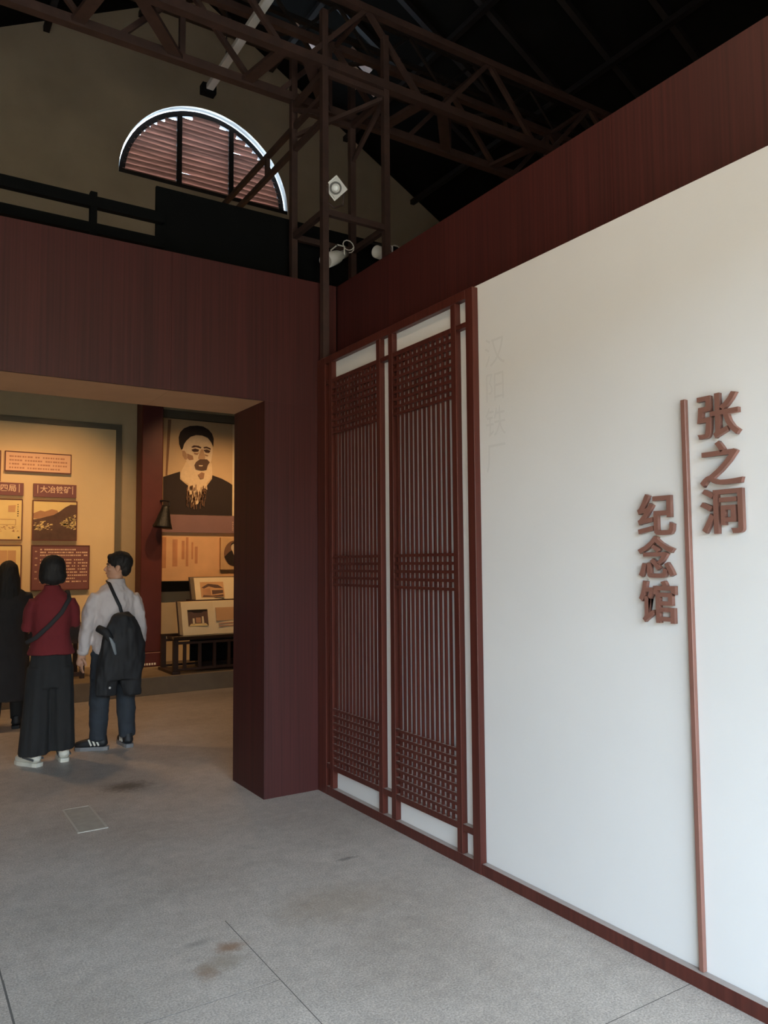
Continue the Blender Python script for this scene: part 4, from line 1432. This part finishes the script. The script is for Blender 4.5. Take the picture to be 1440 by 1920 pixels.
# --- man in a white shirt
def build_man():
    p = thing('person', 'man in white shirt and dark jeans looking sideways, carrying a dark shoulder bag', 'person')
    bm_ = MB()
    bm_.loft([(0, 0, 0.76, 0.10, 0.08), (0, 0, 0.84, 0.155, 0.105), (0, 0, 0.95, 0.145, 0.095), (0, 0.0, 1.05, 0.150, 0.10), (0, 0, 1.17, 0.165, 0.112),
              (0, -0.005, 1.28, 0.165, 0.105), (0, -0.01, 1.335, 0.125, 0.08), (0, -0.01, 1.38, 0.065, 0.06)])
    bm_.tube([(0, -0.01, 1.34), (0.015, 0.0, 1.40), (0.022, 0.005, 1.47)], [0.056, 0.052, 0.05], 16)
    Mh = head(bm_, math.radians(72), (0.022, 0.0, 1.425), 1.03, math.radians(3))
    LA = [(-0.140, -0.01, 1.285), (-0.188, -0.01, 1.205), (-0.225, -0.005, 1.02), (-0.245, 0.04, 0.80)]
    RA = [(0.140, -0.01, 1.275), (0.185, -0.015, 1.19), (0.220, -0.03, 1.00), (0.212, 0.0, 0.78)]
    for A, sd in ((LA, 1), (RA, -1)):
        bm_.tube(A, [0.055, 0.048, 0.038, 0.027], 14)
        dd = (Vector(A[3]) - Vector(A[2])).normalized()
        hand(bm_, A[3], dd, (-sd * -0.9, 0.2, 0), sd, 0.98, 0.45)
    LL = [(-0.085, 0.0, 0.80), (-0.095, 0.0, 0.60), (-0.105, 0.01, 0.44), (-0.115, -0.01, 0.24), (-0.12, 0.0, 0.07)]
    RL = [(0.085, 0.0, 0.80), (0.100, 0.0, 0.60), (0.112, 0.015, 0.44), (0.12, -0.005, 0.24), (0.125, 0.01, 0.07)]
    for A in (LL, RL):
        bm_.tube(A, [0.085, 0.072, 0.054, 0.05, 0.036], 16)
    bm_.union('body', M_SKIN, p, 0.0055, 2)
    face_parts(p, Mh)
    # hair: short, high on the nape
    mb = MB()
    mb.ball((0, -0.018, 0.146), (0.086, 0.103, 0.093), 24)
    mb.ball((0, -0.062, 0.095), (0.068, 0.048, 0.068), 18)
    mb.ball((0, 0.045, 0.182), (0.060, 0.045, 0.034), 14)
    # keep the face clear
    mb.turn(Mh)
    hair = mb.union('hair', M_HAIR, p, 0.006, 1, wrinkles(0.004, 50, 30, 3))
    # shirt
    mb = MB()
    mb.loft([(0, 0, 0.78, 0.178, 0.130), (0, 0, 0.86, 0.176, 0.128), (0, 0, 0.95, 0.170, 0.122), (0, 0.0, 1.06, 0.175, 0.125), (0, 0, 1.17, 0.185, 0.132),
             (0, -0.005, 1.25, 0.188, 0.125), (0, -0.01, 1.315, 0.160, 0.105), (0, -0.01, 1.355, 0.115, 0.088), (0.01, -0.008, 1.395, 0.072, 0.070)])
    for A in (LA, RA):
        mb.tube([A[0], A[1], A[2], Vector(A[2]).lerp(Vector(A[3]), 0.92)], [0.066, 0.064, 0.056, 0.046], 16)
    mb.union('shirt', M_SHIRT, p, 0.008, 3, wrinkles(0.013, 16, 11, 5))
    mb = MB()
    n = 24
    vs_, fs_ = [], []
    for r, z in ((0.068, 1.380), (0.064, 1.432), (0.072, 1.428), (0.080, 1.376)):
        for k in range(n):
            a = 2 * math.pi * k / n
            vs_.append((0.014 + r * math.cos(a), -0.004 + r * math.sin(a) * 0.98, z - 0.018 * (math.sin(a) > 0.4)))
    for i in range(3):
        fs_ += [(i * n + k, i * n + (k + 1) % n, (i + 1) * n + (k + 1) % n, (i + 1) * n + k) for k in range(n)]
    mb.add(vs_, fs_)
    mb.build('collar', M_SHIRT, p, True)
    for A in (LA, RA):
        a, b_ = Vector(A[2]).lerp(Vector(A[3]), 0.86), Vector(A[2]).lerp(Vector(A[3]), 0.97)
        MB().tube([a, b_], [0.047, 0.045], 16).build('cuff', M_SHIRT, p, True)
    # jeans
    mb = MB()
    mb.loft([(0, 0, 0.70, 0.155, 0.115), (0, 0, 0.80, 0.172, 0.122), (0, 0, 0.92, 0.160, 0.112)])
    for A in (LL, RL):
        mb.tube([A[0], A[1], A[2], A[3], Vector(A[4]) + V(0, 0, 0.02)], [0.102, 0.092, 0.080, 0.075, 0.068], 18)
    mb.union('jeans', M_JEANS, p, 0.009, 2, wrinkles(0.008, 12, 14, 9))
    shoe(p, (-0.125, 0.01, 0.0), math.radians(62), M_SHOEB, M_SOLE, M_SHOEW, 0.27)
    shoe(p, (0.125, 0.02, 0.0), math.radians(2), M_SHOEB, M_SOLE, M_SHOEW, 0.27)
    place(p, (1.615, 6.86, 0), math.radians(2))
    return p


man = build_man()
ML = Vector((1.615, 6.86, 0))
# the bag slung over his shoulder
bag = thing('shoulder_bag', 'black bag hanging from a strap across the back of the man in white', 'bag', ML + V(0.01, -0.20, 0.72))
mb = MB()
mb.loft([(0.02, -0.195, 0.72, 0.10, 0.03), (0.02, -0.20, 0.78, 0.125, 0.045), (0.02, -0.20, 0.95, 0.125, 0.048), (0.03, -0.195, 1.06, 0.10, 0.04), (0.03, -0.185, 1.10, 0.05, 0.025)])
mb.union('body', M_JACKET, bag, 0.008, 3, wrinkles(0.006, 14, 10, 2), at=ML)
mb = MB()
mb.tube([ML + V(*q) for q in ((-0.02, 0.10, 1.385), (-0.055, 0.02, 1.415), (-0.058, -0.075, 1.39), (-0.03, -0.150, 1.29), (0.01, -0.165, 1.20), (0.04, -0.175, 1.08))], 0.014, 10, 0.4)
mb.build('strap', M_JACKET, bag, True)
# jacket draped over the bag
jk = thing('jacket', 'black jacket with a grey lining draped over the shoulder bag', 'jacket', ML + V(0, -0.25, 0.46))


def jfold(a, z):
    return 0.06 * math.sin(5 * a + 9 * z) + 0.03 * math.sin(11 * a - 6 * z)


mb = MB()
mb.loft([(0.03, -0.205, 1.155, 0.045, 0.03), (0.025, -0.225, 1.12, 0.095, 0.055), (0.02, -0.235, 1.02, 0.145, 0.075), (0.02, -0.235, 0.90, 0.170, 0.080), (0.015, -0.225, 0.78, 0.185, 0.078),
         (0.01, -0.215, 0.68, 0.187, 0.072), (0.005, -0.21, 0.60, 0.180, 0.065)], 40, jfold)
mb.loft([(-0.090, -0.205, 0.70, 0.088, 0.06), (-0.092, -0.20, 0.58, 0.088, 0.056), (-0.095, -0.195, 0.475, 0.078, 0.05)], 28, jfold)
mb.loft([(0.100, -0.205, 0.70, 0.088, 0.06), (0.105, -0.20, 0.58, 0.085, 0.056), (0.112, -0.195, 0.465, 0.070, 0.05)], 28, jfold)
mb.union('cloth', M_JACKET, jk, 0.008, 2, wrinkles(0.012, 14, 7, 17), at=ML)
mb = MB()
mb.tube([ML + V(*q) for q in ((-0.175, -0.215, 1.03), (-0.125, -0.27, 1.00), (-0.09, -0.285, 0.94))], [0.030, 0.036, 0.03], 12)
mb.build('cuff', M_JACKET, jk, True)
mb = MB()
mb.tube([ML + V(*q) for q in ((-0.105, -0.305, 0.97), (-0.075, -0.318, 0.90), (-0.055, -0.312, 0.82))], [0.007, 0.018, 0.010], 10, 0.5)
mb.build('lining', M_LINING, jk, True)
for q in ((-0.09, -0.262, 0.735), (-0.105, -0.262, 0.715), (-0.085, -0.262, 0.545)):
    mb = MB()
    mb.ball(ML + V(*q), (0.010, 0.006, 0.010), 10)
    mb.build('snap_button', M_PALE, jk, True)


# --- woman in a dark red top
def build_woman():
    p = thing('person', 'woman in maroon top and wide black trousers standing with folded arms', 'person')
    b = MB()
    b.loft([(0, 0, 0.76, 0.10, 0.07), (0, 0, 0.84, 0.122, 0.085), (0, 0, 0.96, 0.100, 0.075), (0, 0, 1.08, 0.125, 0.095), (0, 0, 1.18, 0.140, 0.105), (0, -0.005, 1.27, 0.142, 0.092),
            (0, -0.01, 1.32, 0.11, 0.07), (0, -0.01, 1.36, 0.055, 0.05)])
    b.tube([(0, -0.01, 1.32), (0, 0.0, 1.38), (0, 0.01, 1.44)], [0.046, 0.044, 0.044], 16)
    Mh = head(b, math.radians(10), (0.0, 0.01, 1.405), 0.96)
    LA = [(-0.120, -0.01, 1.265), (-0.152, 0.0, 1.20), (-0.172, 0.03, 1.06), (-0.05, 0.20, 1.08)]
    RA = [(0.120, -0.01, 1.265), (0.152, 0.0, 1.20), (0.168, 0.04, 1.09), (0.04, 0.21, 1.13)]
    for A, sd in ((LA, 1), (RA, -1)):
        b.tube(A, [0.046, 0.042, 0.036, 0.024], 14)
        dd = (Vector(A[3]) - Vector(A[2])).normalized()
        hand(b, A[3], dd, (0, -1, 0.1), sd, 0.9, 0.5)
    LL = [(-0.07, 0, 0.76), (-0.085, 0, 0.60), (-0.10, 0.01, 0.43), (-0.115, -0.01, 0.24), (-0.12, 0.0, 0.07)]
    RL = [(0.07, 0, 0.76), (0.085, 0, 0.60), (0.09, 0.015, 0.43), (0.10, -0.005, 0.24), (0.105, 0.06, 0.07)]
    for A in (LL, RL):
        b.tube(A, [0.062, 0.062, 0.05, 0.048, 0.034], 16)
    b.union('body', M_SKIN, p, 0.0055, 2)
    face_parts(p, Mh)
    mb = MB()
    mb.ball((0, -0.012, 0.135), (0.102, 0.106, 0.104), 24)
    mb.ball((0, -0.045, 0.065), (0.102, 0.070, 0.078), 20)
    mb.ball((-0.074, 0.0, 0.075), (0.034, 0.052, 0.080), 16)
    mb.ball((0.074, 0.0, 0.075), (0.034, 0.052, 0.080), 16)
    mb.turn(Mh)
    mb.union('hair', M_HAIR, p, 0.007, 2, wrinkles(0.004, 50, 12, 4))
    mb = MB()
    mb.loft([(0, 0, 0.850, 0.178, 0.150), (0, 0, 0.865, 0.172, 0.144), (0, 0, 0.93, 0.152, 0.125), (0, 0, 1.0, 0.138, 0.105), (0, 0, 1.10, 0.145, 0.115), (0, 0, 1.19, 0.158, 0.122), (0, -0.005, 1.245, 0.158, 0.108),
             (0, -0.01, 1.305, 0.125, 0.085), (0, -0.008, 1.365, 0.066, 0.064), (0, -0.006, 1.395, 0.058, 0.058)])
    for A in (LA, RA):
        mb.tube([A[0], A[1], A[2], Vector(A[2]).lerp(Vector(A[3]), 0.55), Vector(A[2]).lerp(Vector(A[3]), 0.9)], [0.054, 0.054, 0.050, 0.042, 0.036], 16)
    mb.union('top', M_REDTOP, p, 0.008, 3, wrinkles(0.006, 13, 10, 7))
    # wide trousers
    def pf(a, z):
        return 0.045 * math.sin(7 * a + 3 * z) * (1.1 - z) + 0.02 * math.sin(13 * a)
    mb = MB()
    mb.loft([(0, 0, 0.60, 0.165, 0.135), (0, 0, 0.72, 0.165, 0.130), (0, 0, 0.84, 0.148, 0.112), (0, 0, 0.93, 0.120, 0.090)], 40, pf)
    mb.loft([(-0.082, 0, 0.75, 0.09, 0.115), (-0.090, -0.005, 0.5, 0.100, 0.125), (-0.102, -0.01, 0.25, 0.108, 0.130), (-0.112, -0.01, 0.085, 0.115, 0.135)], 36, pf)
    mb.loft([(0.078, 0, 0.75, 0.09, 0.115), (0.076, 0.01, 0.5, 0.100, 0.125), (0.078, 0.03, 0.25, 0.105, 0.130), (0.080, 0.04, 0.10, 0.110, 0.135)], 36, pf)
    mb.union('trousers', M_BLACKC, p, 0.009, 2, wrinkles(0.006, 12, 4, 11))
    shoe(p, (-0.125, -0.02, 0.0), math.radians(40), M_SHOEW, M_SHOEW, None, 0.25)
    shoe(p, (0.105, 0.07, 0.0), math.radians(6), M_SHOEW, M_SHOEW, None, 0.25)
    place(p, (1.08, 6.62, 0), math.radians(-8))
    return p


woman = build_woman()
WLc = Vector((1.08, 6.62, 0))
sb = thing('crossbody_bag', 'small dark bag with a strap slung across the back of the maroon top', 'bag', WLc + V(-0.19, 0.06, 0.86))
mb = MB()
mb.tube([WLc + V(*q) for q in ((0.10, 0.11, 1.29), (0.118, 0.02, 1.345), (0.112, -0.10, 1.285), (0.05, -0.134, 1.18), (-0.04, -0.132, 1.08), (-0.13, -0.10, 0.99), (-0.185, -0.02, 0.95))], 0.017, 10, 0.35)
mb.build('strap', M_COAT, sb, True)
mb = MB()
mb.loft([(-0.20, 0.05, 0.80, 0.030, 0.09), (-0.205, 0.05, 0.84, 0.040, 0.11), (-0.205, 0.05, 0.94, 0.038, 0.105), (-0.20, 0.05, 0.965, 0.028, 0.09)])
mb.union('pouch', M_COAT, sb, 0.007, 2, None)


# --- visitor in a long dark coat
def build_third():
    p = thing('person', 'long haired visitor in a long dark coat facing the display board', 'person')
    b = MB()
    b.loft([(0, 0, 0.76, 0.10, 0.08), (0, 0, 0.84, 0.155, 0.11), (0, 0, 0.96, 0.12, 0.09), (0, 0, 1.10, 0.13, 0.10), (0, -0.005, 1.25, 0.145, 0.095), (0, -0.01, 1.30, 0.11, 0.07), (0, -0.01, 1.33, 0.055, 0.05)])
    b.tube([(0, -0.01, 1.30), (0, 0.0, 1.36), (0, 0.01, 1.42)], [0.046, 0.044, 0.044], 14)
    Mh = head(b, math.radians(-6), (0.0, 0.01, 1.375), 0.96)
    LA = [(-0.145, -0.01, 1.26), (-0.185, 0.0, 1.18), (-0.215, 0.0, 1.02), (-0.17, 0.16, 0.90)]
    RA = [(0.145, -0.01, 1.26), (0.185, 0.0, 1.18), (0.215, 0.0, 1.02), (0.19, 0.16, 0.95)]
    for A, sd in ((LA, 1), (RA, -1)):
        b.tube(A, [0.046, 0.042, 0.036, 0.024], 12)
        hand(b, A[3], (Vector(A[3]) - Vector(A[2])).normalized(), (-sd * -0.7, 0, -0.6), sd, 0.9, 0.5)
    LL = [(-0.08, 0, 0.80), (-0.085, 0, 0.60), (-0.09, 0.01, 0.43), (-0.095, -0.01, 0.24), (-0.10, 0.0, 0.07)]
    RL = [(-x, y, z) for x, y, z in LL]
    for A in (LL, RL):
        b.tube(A, [0.082, 0.07, 0.05, 0.046, 0.034], 14)
    b.union('body', M_SKIN, p, 0.0065, 2)
    face_parts(p, Mh)
    mb = MB()
    mb.ball((0, -0.012, 0.135), (0.092, 0.098, 0.100), 20)
    mb.turn(Mh)
    mb.loft([(0, -0.065, 1.10, 0.085, 0.030), (0, -0.075, 1.20, 0.105, 0.050), (0, -0.06, 1.32, 0.105, 0.065), (0, -0.03, 1.45, 0.095, 0.080), (0, -0.01, 1.54, 0.08, 0.08)])
    mb.union('hair', M_HAIR, p, 0.008, 2, wrinkles(0.006, 40, 8, 6))
    def cf(a, z):
        return 0.05 * math.sin(6 * a + 2 * z) * (1.2 - z)
    mb = MB()
    mb.loft([(0, 0, 0.27, 0.215, 0.175), (0, 0, 0.5, 0.205, 0.165), (0, 0, 0.8, 0.190, 0.150), (0, 0, 0.96, 0.170, 0.130), (0, 0, 1.10, 0.175, 0.130), (0, -0.005, 1.22, 0.182, 0.125),
             (0, -0.01, 1.30, 0.14, 0.095), (0, -0.008, 1.345, 0.075, 0.07)], 36, cf)
    for A in (LA, RA):
        mb.tube([A[0], A[1], A[2], Vector(A[2]).lerp(Vector(A[3]), 0.88)], [0.066, 0.062, 0.056, 0.046], 14)
    mb.union('coat', M_COAT, p, 0.010, 2, wrinkles(0.008, 11, 6, 13))
    mb = MB()
    for A in (LL, RL):
        mb.tube([A[1], A[2], A[3], Vector(A[4]) + V(0, 0, 0.02)], [0.085, 0.068, 0.062, 0.056], 14)
    mb.union('trousers', M_BLACKC, p, 0.009, 1)
    shoe(p, (-0.10, 0.01, 0.0), math.radians(10), M_SHOEB, M_SHOEB, M_SHOEB, 0.25)
    shoe(p, (0.10, 0.01, 0.0), math.radians(-8), M_SHOEB, M_SHOEB, M_SHOEB, 0.25)
    place(p, (0.95, 8.25, 0), math.radians(-4))
    return p


build_third()
